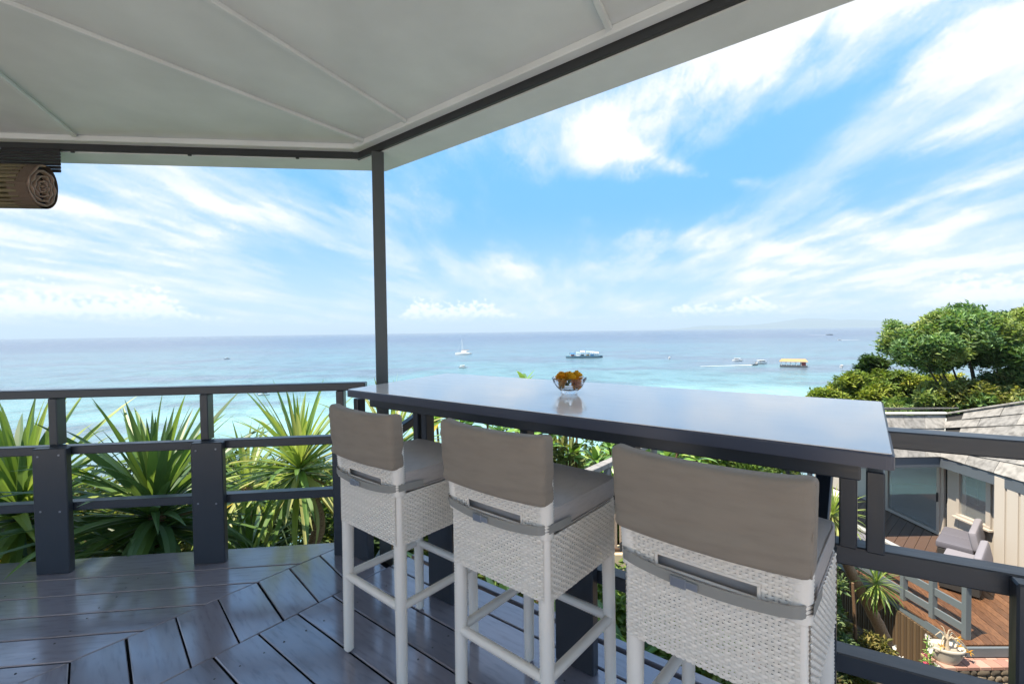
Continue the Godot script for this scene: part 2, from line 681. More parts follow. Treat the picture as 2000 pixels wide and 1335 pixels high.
func build_roof() -> void:
	var roof := Node3D.new()
	roof.name = "porch_roof"
	add_child(roof)
	structure(roof)
	var na := flat(OUT_A)
	var nb := flat(OUT_B)
	var big := PackedVector2Array([Vector2(-6.5, -7), Vector2(6, -7), Vector2(6, 1.3), Vector2(-6.5, 1.3)])
	var inset := func(sa: float, sb: float) -> PackedVector2Array:
		return cut(cut(big, flat(on_a(0, sa, 0)), na), flat(on_b(0, sb, 0)), nb)
	var beam_a := 0.10
	var beam_b := 0.135
	var outer: PackedVector2Array = inset.call(0.315, 0.385)
	var put := func(called: String, pl: PackedVector2Array, y0: float, y1: float, bev: float, m: Material) -> void:
		if pl.size() < 3 or area(pl) < 0.0005:
			return
		if Geometry2D.is_polygon_clockwise(pl):
			pl.reverse()
		var g := Geo.new()
		g.slab(pl, y0, y1, bev, Vector2(1, 0))
		part(called, g.mesh(), m, roof)
	put.call("roof_deck", inset.call(0.36, 0.43), 2.70, 2.76, 0.0, M.roof_top)
	# soffit: the strip outside the beams, mitred on the corner
	var mitre := flat(on_a(0, 0, 0) - on_b(0, 0, 0))
	var c0 := flat(on_a(0, 0, 0))
	var bis := (na + nb).normalized()
	var side := Vector2(-bis.y, bis.x)
	var soft_a := cut(cut(outer, flat(on_a(0, beam_a + 0.022, 0)), -na), c0 + side * 0.0 + Vector2(0.02, 0), side)
	var soft_b := cut(cut(outer, flat(on_b(0, beam_b + 0.022, 0)), -nb), c0 + Vector2(0.02, 0), -side)
	if soft_a.size() >= 3 and soft_a[0].x > soft_b[0].x and soft_a[1].x > soft_b[1].x:
		pass
	put.call("soffit", soft_a, 2.556, 2.60, 0.003, M.ceiling)
	put.call("soffit", soft_b, 2.556, 2.60, 0.003, M.ceiling)
	# beams
	rail("beam", on_a(-0.10, beam_a + 0.012, 2.632), on_a(6, beam_a + 0.012, 2.632), 0.024, 0.14, M.beam, roof)
	rail("beam", on_b(-0.09, beam_b + 0.012, 2.6325), on_b(6, beam_b + 0.012, 2.6325), 0.024, 0.14, M.beam, roof)
	# unseen pale floor added behind the porch to bounce sunlight onto ceiling and stools
	var g0 := Geo.new()
	g0.box(Vector3.ZERO, Vector3(16, 0.2, 10), 0.0)
	structure(part("bounce_floor", g0.mesh(), mat(Color(0.54, 0.475, 0.405), 0.8), self, Vector3(-1.5, -0.11, 5.65)))
	# small hooks under the left beam
	for t in [0.30, 0.95, 1.62]:
		bx("hook", on_a(t, beam_a + 0.01, 2.556), Vector3(0.02, 0.012, 0.012), M.beam, roof, 0.002)
	# ceiling panels between the battens
	var ceil_pl: PackedVector2Array = inset.call(beam_a, beam_b)
	var lines := [   # battens: a point at the beam and a point inwards
		[Vector2(-2.598, -2.765), Vector2(-2.33, -2.129)],
		[Vector2(-0.909, -2.904), Vector2(-1.805, -1.659)],
		[Vector2(-0.579, -2.655), Vector2(-1.083, -1.642)],
		[Vector2(0.441, -1.929), Vector2(0.02, -1.10)],
		[Vector2(1.63, -0.98), Vector2(1.21, -0.15)]]
	var rest := ceil_pl
	for k in lines.size() + 1:
		var piece := rest
		if k < lines.size():
			var q: Vector2 = lines[k][0]
			var dd: Vector2 = (lines[k][1] - q).normalized()
			var nn := Vector2(-dd.y, dd.x)
			if nn.x < 0:
				nn = -nn
			piece = cut(rest, q - nn * 0.003, nn)
			rest = cut(rest, q + nn * 0.003, -nn)
		put.call("ceiling_panel", piece, 2.632, 2.66, 0.0, M.ceiling)
	var cross := Vector2.INF
	for k in lines.size():
		var q: Vector2 = lines[k][0]
		var dd: Vector2 = (lines[k][1] - q).normalized()
		var length := 2.6 if k != 0 else 1.6
		rail("batten", Vector3(q.x, 2.6225, q.y), Vector3(q.x + dd.x * length, 2.6225, q.y + dd.y * length), 0.026, 0.020, M.ceiling, roof, 0.004)
	# perimeter trim beside the beams
	rail("edge_trim", on_a(-0.075, beam_a - 0.032, 2.616), on_a(6, beam_a - 0.032, 2.616), 0.058, 0.034, M.ceiling, roof, 0.004)
	rail("edge_trim", on_b(-0.035, beam_b - 0.032, 2.6165), on_b(6, beam_b - 0.032, 2.6165), 0.058, 0.0345, M.ceiling, roof, 0.004)
	# corner post, floor to beam
	var post := thing("corner_post", "slim dark grey corner post holding up the porch roof beside the bar table", "post", on_b(0.17, 0.15, 0.0))
	var g := Geo.new()
	g.box(Vector3(0, 1.235, 0), Vector3(0.074, 2.64, 0.070), 0.004)
	var o := part("shaft", g.mesh(), M.post, post)
	o.rotation.y = deg_to_rad(16)
	bx("base_plate", Vector3(0, -0.03, 0), Vector3(0.12, 0.05, 0.12), M.post, post)


func build_railings() -> void:
	var t := thing("deck_railing", "dark grey timber railing along the left edge of the deck before the palms", "railing", on_a(0, 0, 0))
	t.position = Vector3.ZERO
	rail("top_rail", on_a(-0.1, 0.115, 1.072), on_a(4.4, 0.115, 1.072), 0.075, 0.050, M.rail, t)
	rail("mid_rail", on_a(-0.06, 0.078, 0.732), on_a(4.4, 0.078, 0.732), 0.066, 0.052, M.rail, t)
	rail("low_rail", on_a(-0.06, 0.078, 0.388), on_a(4.4, 0.078, 0.388), 0.066, 0.052, M.rail, t)
	for c in [0.005, 0.846, 1.727, 2.607, 3.487]:
		bx("post", on_a(c, 0.022, 0.378), Vector3(0.186, 0.757, 0.044), M.rail, t, 0.005, Basis(Vector3.UP, deg_to_rad(6.4)))
	for c in [0.846, 1.727]:
		screws(t, [on_a(c - 0.055, 0.0, 0.715), on_a(c + 0.06, 0.0, 0.71), on_a(c - 0.05, 0.0, 0.375), on_a(c + 0.055, 0.0, 0.38)], deg_to_rad(6.4))
	for c in [0.06, 0.89, 1.755, 2.65]:
		bx("upper_post", on_a(c, 0.105, 0.9025), Vector3(0.048, 0.289, 0.072), M.rail, t, 0.004, Basis(Vector3.UP, deg_to_rad(6.4)))
	t = thing("bar_railing", "dark grey timber railing that stands under the bar table behind the stools", "railing")
	rail("mid_rail", on_b(0.02, 0.085, 0.730), on_b(C_START, 0.085, 0.730), 0.066, 0.060, M.rail, t)
	rail("low_rail", on_b(0.02, 0.085, 0.395), on_b(C_START, 0.085, 0.395), 0.066, 0.056, M.rail, t)
	rail("top_rail", on_b(0.24, 0.11, 1.03), on_b(C_START + 0.05, 0.11, 1.03), 0.075, 0.060, M.rail, t)
	var turn := Basis(Vector3.UP, deg_to_rad(-38))
	for c in [0.10, 0.838, 1.650, 2.46]:
		bx("post", on_b(c, 0.026, 0.378), Vector3(0.183, 0.757, 0.05), M.rail, t, 0.005, turn)
	for c in [0.02, 0.605, 0.675, 1.365, 1.885, 2.578, 2.642]:
		var w := 0.044
		bx("upper_post", on_b(c, 0.080 if c < 2.5 else 0.066, 0.88), Vector3(w, 0.24, 0.062), M.rail, t, 0.004, turn)
	t = thing("side_railing", "dark grey timber railing on the right that passes in front of the neighbouring house", "railing")
	rail("top_rail", on_c(0.02, 0.125, 1.083), on_c(2.6, 0.125, 1.083), 0.075, 0.052, M.rail, t)
	rail("mid_rail", on_c(0.0, 0.085, 0.7295), on_c(2.6, 0.085, 0.7295), 0.068, 0.061, M.rail, t)
	rail("low_rail", on_c(0.0, 0.085, 0.394), on_c(2.6, 0.085, 0.394), 0.068, 0.060, M.rail, t)
	turn = Basis(Vector3.UP, deg_to_rad(-29))
	for c in [0.475, 1.3, 2.15]:
		bx("post", on_c(c, 0.026, 0.378), Vector3(0.185, 0.757, 0.05), M.rail, t, 0.005, turn)
	for c in [0.56, 1.33]:
		bx("upper_post", on_c(c, 0.115, 0.909), Vector3(0.048, 0.296, 0.07), M.rail, t, 0.004, turn)


func screws(o: Node3D, spots: Array, turn: float) -> void:
	for p in spots:
		bx("screw_head", p, Vector3(0.011, 0.011, 0.006), M.chrome, o, 0.002, Basis(Vector3.UP, turn))


func build_table() -> void:
	var t := thing("bar_table", "long slate blue bar table with a glossy top along the railing", "bar table")
	var g := Geo.new()
	var pl := PackedVector2Array()
	for q in [[0.339, -0.212], [2.677, -0.212], [2.672, 0.78], [0.106, 0.78]]:
		pl.append(flat(on_b(q[0], q[1], 0)))
	# rounded corners
	var rd := PackedVector2Array()
	for i in 4:
		var p := pl[i]
		var a := (pl[(i + 3) % 4] - p).normalized() * 0.018
		var b := (pl[(i + 1) % 4] - p).normalized() * 0.018
		for k in 4:
			var f := k / 3.0
			rd.append(p + a * (1 - f) * (1 - f) + b * f * f)
	if Geometry2D.is_polygon_clockwise(rd):
		rd.reverse()
	g.slab(rd, 1.070, 1.1085, 0.005, flat(SIDE_B))
	var body := part("table_top", g.mesh(), M.table_edge, t)
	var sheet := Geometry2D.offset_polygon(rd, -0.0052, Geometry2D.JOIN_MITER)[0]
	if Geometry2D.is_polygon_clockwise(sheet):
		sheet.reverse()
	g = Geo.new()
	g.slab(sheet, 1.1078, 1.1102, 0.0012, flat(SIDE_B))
	part("painted_sheen", g.mesh(), M.table, body)  # thin pale sheet: sky reflection painted as the colour of the top
	rail("apron", on_b(0.40, -0.085, 1.037), on_b(2.61, -0.085, 1.037), 0.045, 0.064, M.rail, t)
	rail("apron", on_b(0.30, 0.66, 1.037), on_b(2.61, 0.66, 1.037), 0.045, 0.064, M.rail, t)
	for c in [0.36, 1.0, 1.8, 2.55]:
		rail("cross_bar", on_b(c, -0.06, 1.040), on_b(c, 0.635, 1.040), 0.06, 0.056, M.rail, t)
	rail("brace", on_b(0.36, 0.06, 0.80), on_b(0.36, 0.6, 1.01), 0.05, 0.05, M.rail, t)
	rail("brace", on_b(2.50, 0.12, 0.76), on_b(2.50, 0.6, 1.01), 0.05, 0.05, M.rail, t)


# ---------------------------------------------------------------- stools
func weave(g: Geo, w: float, h: float, xf: Transform3D, hole := Rect2(), bend = null) -> void:
	var rp := 0.0088
	var cp := 0.0130
	var rows := int(round(h / rp))
	var cols := int(round(w / cp))
	rp = h / rows
	cp = w / cols
	var at := func(p: Vector3) -> Vector3:
		return xf * (bend.call(p) if bend != null else p)
	g.use_col = true
	for r in rows:
		var y := (r + 0.5) * rp
		var shade := 0.93 + 0.07 * sin(r * 7.31) * sin(r * 2.17)
		g.tint = Color(shade, shade * 0.995, shade * 0.98)
		var spans := [[0.0, w]]
		if hole.size.x > 0 and y > hole.position.y and y < hole.end.y:
			spans = [[0.0, hole.position.x], [hole.end.x, w]]
		for sp in spans:
			var k := maxi(2, int(round((sp[1] - sp[0]) / cp)) * 2 + 1)
			var pts := PackedVector3Array()
			for i in k:
				var x: float = lerpf(sp[0], sp[1], float(i) / (k - 1))
				var z := 0.0024 * sin(PI * (x / cp) + (PI if r % 2 else 0.0)) if true else 0.0
				z = 0.0026 * cos(PI * (x / cp - 0.5) + (PI if r % 2 else 0.0))
				var j := 0.0006 * sin(x * 171.0 + r * 12.9) + 0.0005 * sin(x * 47.0 + r * 5.3)
				for e in [[-0.46, -0.0012], [0.0, 0.0012], [0.46, -0.0012]]:
					pts.append(at.call(Vector3(x, y + e[0] * rp + j, z + e[1])))
			g.sheet(pts, 3, k)
	g.tint = Color(0.9, 0.89, 0.87)
	for c in cols:
		var x := (c + 0.5) * cp
		var pts := PackedVector3Array()
		var spans := [[0.0, h]]
		if hole.size.x > 0 and x > hole.position.x and x < hole.end.x:
			spans = [[0.0, hole.position.y], [hole.end.y, h]]
		for sp in spans:
			pts.clear()
			var k := 6
			for i in k:
				var y: float = lerpf(sp[0], sp[1], float(i) / (k - 1))
				for e in [-0.0034, 0.0034]:
					pts.append(at.call(Vector3(x + e, y, 0)))
			g.sheet(pts, 2, k)


func wrapped(g: Geo, p0: Vector3, p1: Vector3, r0: float, r1: float, square := 0.55, pitch := 0.0105, ref := Vector3.ZERO, round_end := false) -> void:
	g.use_col = true
	var k := int(p0.distance_to(p1) / pitch) * 2
	var path := []
	var rad := []
	if round_end:
		path.append(p0 - (p1 - p0).normalized() * 0.008)
		rad.append(r0 * 0.55)
	for i in k + 1:
		var f := float(i) / k
		path.append(p0.lerp(p1, f))
		rad.append(lerpf(r0, r1, f) + (0.0021 if i % 2 else -0.0008))
	g.tube(path, rad, 10, square, true, ref)


func make_stool() -> Node3D:
	var t := thing("bar_stool", "", "bar stool", Vector3.ZERO, 0.0, "wicker bar stools at the bar table")
	var hx := 0.196
	var hz := 0.200
	# legs run up into the body
	var g := Geo.new()
	wrapped(g, Vector3(0, 0.008, 0), Vector3(0, 0.80, 0), 0.0172, 0.0222, 0.72, 0.0105, Vector3.RIGHT, true)
	var leg := g.mesh()
	for q in [[-1, 1], [1, 1], [-1, -1], [1, -1]]:
		var o := part("leg", leg, M.wicker, t, Vector3(q[0] * hx, 0, q[1] * hz))
		o.rotation = Vector3(q[1] * -0.010, 0, q[0] * 0.008)
	# stretchers
	g = Geo.new()
	wrapped(g, Vector3(-hx, 0, 0), Vector3(hx, 0, 0), 0.0150, 0.0150, 0.3)
	var across := g.mesh()
	for z in [hz, -hz]:
		part("stretcher", across, M.wicker, t, Vector3(0, 0.345, z))
	g = Geo.new()
	wrapped(g, Vector3(0, 0, -hz), Vector3(0, 0, hz), 0.0150, 0.0150, 0.3)
	var along := g.mesh()
	for x in [-hx, hx]:
		part("stretcher", along, M.wicker, t, Vector3(x, 0.347, 0))
	# woven body
	var bend := func(p: Vector3) -> Vector3:      # the back bows out and leans a little
		var u := (p.x - 0.2) / 0.2
		var up := clampf((p.y - 0.2) / 0.3, 0, 1)
		return Vector3(p.x + (p.x - 0.2) * 0.06 * up, p.y, p.z + 0.020 * up * (1 - u * u) + 0.016 * up)
	g = Geo.new()
	weave(g, 0.40, 0.475, Transform3D(Basis(), Vector3(-0.20, 0.595, hz + 0.020)), Rect2(0.085, 0.222, 0.235, 0.030), bend)
	# rims of the hand slot
	for r in [[Vector3(0.08, 0.220, 0.001), Vector3(0.325, 0.220, 0.001)], [Vector3(0.08, 0.254, 0.001), Vector3(0.325, 0.254, 0.001)], [Vector3(0.084, 0.22, 0.001), Vector3(0.084, 0.254, 0.001)], [Vector3(0.321, 0.22, 0.001), Vector3(0.321, 0.254, 0.001)]]:
		var path := []
		var rad := []
		for i in 9:
			path.append(Vector3(-0.20, 0.595, hz + 0.020) + bend.call(r[0].lerp(r[1], i / 8.0)))
			rad.append(0.0045)
		g.tube(path, rad, 6)
	part("back_weave", g.mesh(), M.wicker, t)
	# inner face of the back, closing it towards the seat
	g = Geo.new()
	var inner := PackedVector3Array()
	for j in 9:
		for i in 9:
			inner.append(Vector3(-0.2, 0.595, hz - 0.012) + bend.call(Vector3(0.4 * i / 8.0, 0.25 + 0.225 * j / 8.0, 0)))
	g.sheet(inner, 9, 9)
	part("back_lining", g.mesh(), M.lining, t)
	g = Geo.new()
	weave(g, 0.40, 0.20, Transform3D(Basis(Vector3.UP, PI / 2), Vector3(hx + 0.020, 0.595, 0.20)))
	part("side_weave", g.mesh(), M.wicker, t)
	g = Geo.new()
	weave(g, 0.40, 0.20, Transform3D(Basis(Vector3.UP, -PI / 2), Vector3(-hx - 0.020, 0.595, -0.20)))
	part("side_weave", g.mesh(), M.wicker, t)
	g = Geo.new()
	weave(g, 0.40, 0.19, Transform3D(Basis(Vector3.UP, PI), Vector3(0.20, 0.595, -hz - 0.020)))
	part("front_weave", g.mesh(), M.wicker, t)
	# back posts
	for x in [-1, 1]:
		g = Geo.new()
		wrapped(g, Vector3(x * hx, 0.79, hz), Vector3(x * 0.207, 1.07, hz + 0.014), 0.0222, 0.020, 0.72, 0.0090, Vector3.RIGHT)
		part("back_post", g.mesh(), M.wicker, t)
	bx("seat_base", Vector3(0, 0.775, 0), Vector3(0.39, 0.02, 0.39), M.lining, t)
	# cushions
	g = Geo.new()
	g.soft(Vector3(0.428, 0.078, 0.425), 0.016, 12, func(p: Vector3) -> Vector3:
		var crown := (1 - pow(p.x / 0.214, 2)) * (1 - pow(p.z / 0.213, 2))
		return p + Vector3(0, 0.010 * crown * (1 if p.y > 0 else 0) + 0.0015 * sin(p.x * 40) * sin(p.z * 33), 0))
	var cu := part("seat_cushion", g.mesh(), M.cushion, t, Vector3(0, 0.838, -0.012))
	for y in [0.034, -0.036]:
		g = Geo.new()
		var path := []
		var rad := []
		for i in 41:
			var a := TAU * i / 40.0
			var c := cos(a)
			var s := sin(a)
			var sc := 1.0 / pow(pow(absf(c), 12) + pow(absf(s), 12), 1.0 / 12)
			path.append(Vector3(c * sc * 0.2135, y, s * sc * 0.212))
			rad.append(0.003)
		g.tube(path, rad, 6, 0.0, false)
		part("piping", g.mesh(), M.cushion, cu)
	var wr := FastNoiseLite.new()
	wr.seed = 3
	wr.frequency = 2.2
	wr.fractal_octaves = 3
	g = Geo.new()
	g.soft(Vector3(0.452, 0.212, 0.062), 0.020, 22, func(p: Vector3) -> Vector3:
		var u := p.x / 0.226
		var up := (p.y + 0.106) / 0.212
		var z := p.z + 0.020 * (1 - u * u) + 0.008 * up
		var fold := wr.get_noise_3d(p.x * 0.7, p.y * 3.6, p.z) * 0.0065 * (0.3 + absf(u))
		fold += 0.005 * exp(-pow((up - 0.20 - 0.12 * u) / 0.045, 2)) - 0.005 * exp(-pow((up - 0.30 - 0.1 * u) / 0.05, 2)) + 0.004 * exp(-pow((up - 0.86 + 0.1 * u * u) / 0.03, 2)) - 0.003 * exp(-pow((up - 0.62 - 0.14 * u) / 0.06, 2))
		return Vector3(p.x * (1.0 + 0.03 * up), p.y - 0.004 * (1 - u * u) * up + 0.010 * pow(absf(u), 6) * up, z + fold))
	g.uv.clear()
	for q in g.v:
		g.uv.append(Vector2(q.x, q.y) * 3.0)
	var cover := part("back_cover", g.mesh(), M.cover, t, Vector3(0, 1.000, hz + 0.018))
	for sx in [-1, 1]:
		g = Geo.new()
		var path := []
		var rad := []
		for i in 13:
			var up := i / 12.0
			path.append(Vector3(sx * (0.2225 + 0.0066 * up), -0.098 + 0.200 * up, 0.018 + 0.008 * up + 0.0015 * sin(up * 17.0 + sx)))
			rad.append(0.0022)
		g.tube(path, rad, 6)
		part("seam", g.mesh(), M.cover, cover)
	# strap round the back, with its buckle
	g = Geo.new()
	var pts := PackedVector3Array()
	for i in 25:
		var f := i / 24.0
		var x := lerpf(-0.224, 0.224, f)
		var u := x / 0.224
		var sag := -0.022 * (1 - u * u)
		var z := hz + 0.030 + 0.012 * (1 - pow(absf(u), 8)) - 0.03 * pow(absf(u), 30)
		pts.append(Vector3(x, 0.812 + sag, z))
		pts.append(Vector3(x, 0.840 + sag, z + 0.001))
	g.sheet(pts, 2, 25)
	for s in [-1, 1]:
		pts.clear()
		for i in 7:
			var z := hz + 0.02 - i * 0.02
			pts.append(Vector3(s * 0.224, 0.812 - 0.001 * i, z))
			pts.append(Vector3(s * 0.224, 0.838 - 0.001 * i, z))
		g.sheet(pts, 2, 7)
	var st := part("strap", g.mesh(), M.strap, t)
	g = Geo.new()
	g.box(Vector3(-0.052, 0.802, hz + 0.046), Vector3(0.040, 0.026, 0.008), 0.003)
	g.box(Vector3(-0.020, 0.803, hz + 0.046), Vector3(0.030, 0.018, 0.006), 0.002)
	part("buckle", g.mesh(), M.chrome, st)
	return t


func build_stools() -> void:
	var st := make_stool()
	var at := func(rl: Vector3, deg: float) -> Array:
		var r := deg_to_rad(deg)
		var e1 := Vector3(cos(r), 0, sin(r))
		var e2 := Vector3(sin(r), 0, -cos(r))
		return [rl + e1 * 0.20 + e2 * 0.215, -r]
	var spots := [[Vector3(-0.762, 0, -2.010), 40.0, "wicker bar stool farthest from the camera, next to the corner post"], [Vector3(-0.226, 0, -1.605), 38.0, "middle wicker bar stool, standing between the other two at the bar table"], [Vector3(0.283, 0, -1.180), 34.5, "nearest wicker bar stool at the right, cut off by the lower picture edge"]]
	for k in 3:
		var o: Node3D = st if k == 0 else st.duplicate()
		if k:
			o.name = numbered("bar_stool")
			add_child(o)
		var p: Array = at.call(spots[k][0], spots[k][1])
		o.position = p[0] if k == 0 else [Vector3(0.076, 0, -1.665), Vector3(0.600, 0, -1.255)][k - 1]
		o.rotation.y = [p[1], deg_to_rad(-40.5), deg_to_rad(-41.5)][k]
		o.set_meta("label", spots[k][2])


# ---------------------------------------------------------------- land and sea
var relief := FastNoiseLite.new()


func ground_y(x: float, z: float) -> float:
	var d := -z - 3.0
	var y := -2.75
	if d > 0:
		y = -2.75 - 0.50 * d + 0.07 * clampf(x, -10, 40)
	y += relief.get_noise_2d(x, z) * 0.25
	# the levelled terrace of the neighbouring house
	var w := smoothstep(7.2, 7.9, x) * (1.0 - smoothstep(22.0, 30.0, x)) * smoothstep(-19.0, -15.5, z) * (1.0 - smoothstep(-7.9, -6.8, z))
	y = lerpf(y, -5.7 + relief.get_noise_2d(x * 3, z * 3) * 0.04, w)
	return maxf(y, SEA - 6.0)


func build_land() -> void:
	relief.seed = 5
	relief.frequency = 0.12
	relief.fractal_octaves = 3
	var g := Geo.new()
	var pts := PackedVector3Array()
	var xs := []
	var zs := []
	for i in 71:
		var f := i / 70.0 * 2 - 1
		xs.append(4.0 + signf(f) * (absf(f) * 24.0 + pow(absf(f), 3) * 96.0))
	for j in 71:
		var f := j / 70.0
		zs.append(16.0 - f * 24.0 - pow(f, 1.6) * 60.0)
	for z in zs:
		for x in xs:
			pts.append(Vector3(x, ground_y(x, z), z))
	g.sheet(pts, 71, 71, false, 120, 42)
	for i in g.uv.size():
		g.uv[i] = Vector2(g.v[i].x, g.v[i].z) * 0.5
	structure(part("ground", g.mesh(), M.soil, self))

	# the sea: colour follows the sandy shallows and the reef, set by distance from the beach
	g = Geo.new()
	g.use_col = true
	var patch := FastNoiseLite.new()
	patch.seed = 9
	patch.frequency = 0.0042
	patch.fractal_octaves = 4
	var na := 180
	var radii := [18.0]
	while radii[-1] < 20000.0:
		radii.append(radii[-1] * (1.045 if radii[-1] < 2600 else 1.14) + 1.0)
	pts.clear()
	for r in radii:
		for i in na:
			var a := TAU * i / na
			# finer in front
			pts.append(Vector3(sin(a) * r, SEA, -20.0 - cos(a) * r))
	g.sheet(pts, na, radii.size(), true)
	var shallow := Color(0.27, 0.50, 0.51)
	var turq := Color(0.130, 0.270, 0.305)
	var mid := Color(0.115, 0.205, 0.260)
	var reef := Color(0.120, 0.150, 0.210)
	var deep := Color(0.065, 0.095, 0.175)
	for i in g.v.size():
		var p := g.v[i]
		var d := Vector2(p.x * 0.9, p.z + 46.0).length()
		var q := patch.get_noise_2d(p.x * 0.55, p.z * 1.5)
		var q2 := patch.get_noise_2d(p.x * 1.6 + 900, p.z * 4.0)
		var dd := d * (1.0 + 0.45 * q + 0.2 * q2)
		var c := shallow.lerp(turq, smoothstep(80.0, 190.0, dd))
		c = c.lerp(mid, smoothstep(170.0, 380.0, dd))
		c = c.lerp(deep, smoothstep(450.0, 1500.0, dd))
		c = c.lerp(reef, 0.65 * smoothstep(0.08, 0.30, q2 + 0.5 * q) * (1.0 - smoothstep(700.0, 1600.0, d)))
		c = c.lerp(turq, 0.40 * smoothstep(0.10, 0.34, -q2 + 0.2 * q) * smoothstep(120.0, 240.0, d) * (1.0 - smoothstep(380.0, 620.0, d)))
		g.col[i] = c
		g.n[i] = Vector3.UP
		g.uv[i] = Vector2(p.x, p.z) / 150.0
	var m := mat(Color(1, 1, 1), 0.22, 0.5)
	m.vertex_color_use_as_albedo = true
	m.albedo_texture = noise_tex(0.012, 81, 4, false, 1, [[0.0, gray(0.78)], [0.45, gray(0.94)], [1.0, gray(1.0)]])
	m.normal_enabled = true
	m.normal_texture = noise_tex(0.02, 82, 5, true, 7.0, [], 1024)
	m.normal_scale = 0.85
	M.sea = m
	structure(part("sea", g.mesh(), m, self))

	# far coast across the water
	g = Geo.new()
	pts.clear()
	var ridge := FastNoiseLite.new()
	ridge.seed = 23
	ridge.frequency = 0.00043
	ridge.fractal_octaves = 5
	for j in 9:
		for i in 121:
			var f := i / 120.0
			var a := deg_to_rad(lerpf(10.0, 62.0, f))
			var dist := 15000.0 + j * 350.0
			var x := sin(a) * dist
			var z := -cos(a) * dist
			var hump := exp(-pow((f - 0.44) / 0.11, 2)) * 0.9 + exp(-pow((f - 0.27) / 0.06, 2)) * 0.55 + exp(-pow((f - 0.60) / 0.14, 2)) * 0.5
			var y := (hump * 250.0 + ridge.get_noise_2d(x, z) * 110.0 * (0.3 + hump)) * sin(PI * j / 8.0) * smoothstep(0.0, 0.12, f) * (1 - smoothstep(0.85, 1.0, f))
			pts.append(Vector3(x, SEA - 5.0 + maxf(0, y), z))
	g.sheet(pts, 121, 9)
	structure(part("hills", g.mesh(), mat(Color(0.10, 0.125, 0.10), 0.95), self))


# ---------------------------------------------------------------- boats
func hull(g: Geo, l: float, w: float, h: float, c := Vector3.ZERO, sharp := 1.0) -> void:
	var k := 9
	var pts := PackedVector3Array()
	for i in k:
		var f := float(i) / (k - 1)
		var x := (f - 0.5) * l
		var half := w * 0.5 * (1.0 - pow(f, 3.0 / sharp)) + 0.01
		if f < 0.1:
			half *= 0.85
		var sheer := h * (1.0 + 0.35 * f * f)
		for q in [[-1.0, 1.0], [-0.92, 0.35], [-0.5, -0.25], [0.0, -0.4], [0.5, -0.25], [0.92, 0.35], [1.0, 1.0]]:
			pts.append(c + Vector3(x, sheer * q[1], half * q[0]))
	g.sheet(pts, 7, k)
	var stern := []
	for i in 7:
		stern.append(pts[i])
	g.poly(stern, c)
	var deck := PackedVector3Array()
	for i in k:
		deck.append(pts[i * 7] + Vector3(0, -h * 0.12, 0))
		deck.append(pts[i * 7 + 6] + Vector3(0, -h * 0.12, 0))
	g.sheet(deck, 2, k)


func wake(o: Node3D, l: float, w0: float, w1: float) -> void:
	var g := Geo.new()
	var pts := PackedVector3Array()
	var wob := FastNoiseLite.new()
	wob.frequency = 0.2
	for i in 24:
		var f := i / 23.0
		var w := lerpf(w0, w1, f) * (0.5 + 0.5 * absf(wob.get_noise_2d(i * 3.0, 1.0)) + 0.3)
		var y := 0.12 * (1 - f) + 0.03
		var x := -l * f
		var off := wob.get_noise_2d(i * 1.3, 7.0) * w1 * 0.5
		pts.append(Vector3(x, 0.012, off - w))
		pts.append(Vector3(x, y, off - w * 0.4))
		pts.append(Vector3(x, y, off + w * 0.4))
		pts.append(Vector3(x, 0.012, off + w))
	g.sheet(pts, 4, 24)
	part("wake", g.mesh(), M.foam, o)


func motor_boat(called: String, label: String, at: Vector3, deg: float, l: float, kind: int, group := "small boats on the bay") -> Node3D:
	var o := thing(called, label, "boat", at, deg_to_rad(deg), group)
	var g := Geo.new()
	hull(g, l, l * 0.33, l * 0.11)
	part("hull", g.mesh(), M.white if kind != 2 else M.boat_dark, o)
	if kind == 0 or kind == 1:
		g = Geo.new()
		g.box(Vector3(l * 0.06, l * 0.17, 0), Vector3(l * 0.36, l * 0.13, l * 0.24), 0.08)
		part("cabin", g.mesh(), M.white, o)
		g = Geo.new()
		g.box(Vector3(l * 0.06, l * 0.185, 0), Vector3(l * 0.365, l * 0.05, l * 0.245), 0.02)
		part("window_band", g.mesh(), M.boat_dark, o)
		g = Geo.new()
		g.box(Vector3(-l * 0.04, l * 0.26, 0), Vector3(l * 0.62, l * 0.025, l * 0.29), 0.03)
		part("canopy", g.mesh(), M.white, o)
		for s in [[-0.3, -0.11], [-0.3, 0.11]]:
			g = Geo.new()
			g.tube([Vector3(s[0] * l, l * 0.08, s[1] * l), Vector3(s[0] * l, l * 0.25, s[1] * l)], [0.05, 0.05], 6)
			part("canopy_post", g.mesh(), M.white, o)
	else:
		g = Geo.new()
		g.box(Vector3(0, l * 0.14, 0), Vector3(l * 0.14, l * 0.10, l * 0.14), 0.06)
		part("console", g.mesh(), M.boat_dark, o)
	g = Geo.new()
	g.box(Vector3(-l * 0.52, l * 0.09, 0), Vector3(l * 0.06, l * 0.14, l * 0.06), 0.05)
	part("outboard_motor", g.mesh(), M.boat_dark, o)
	return o


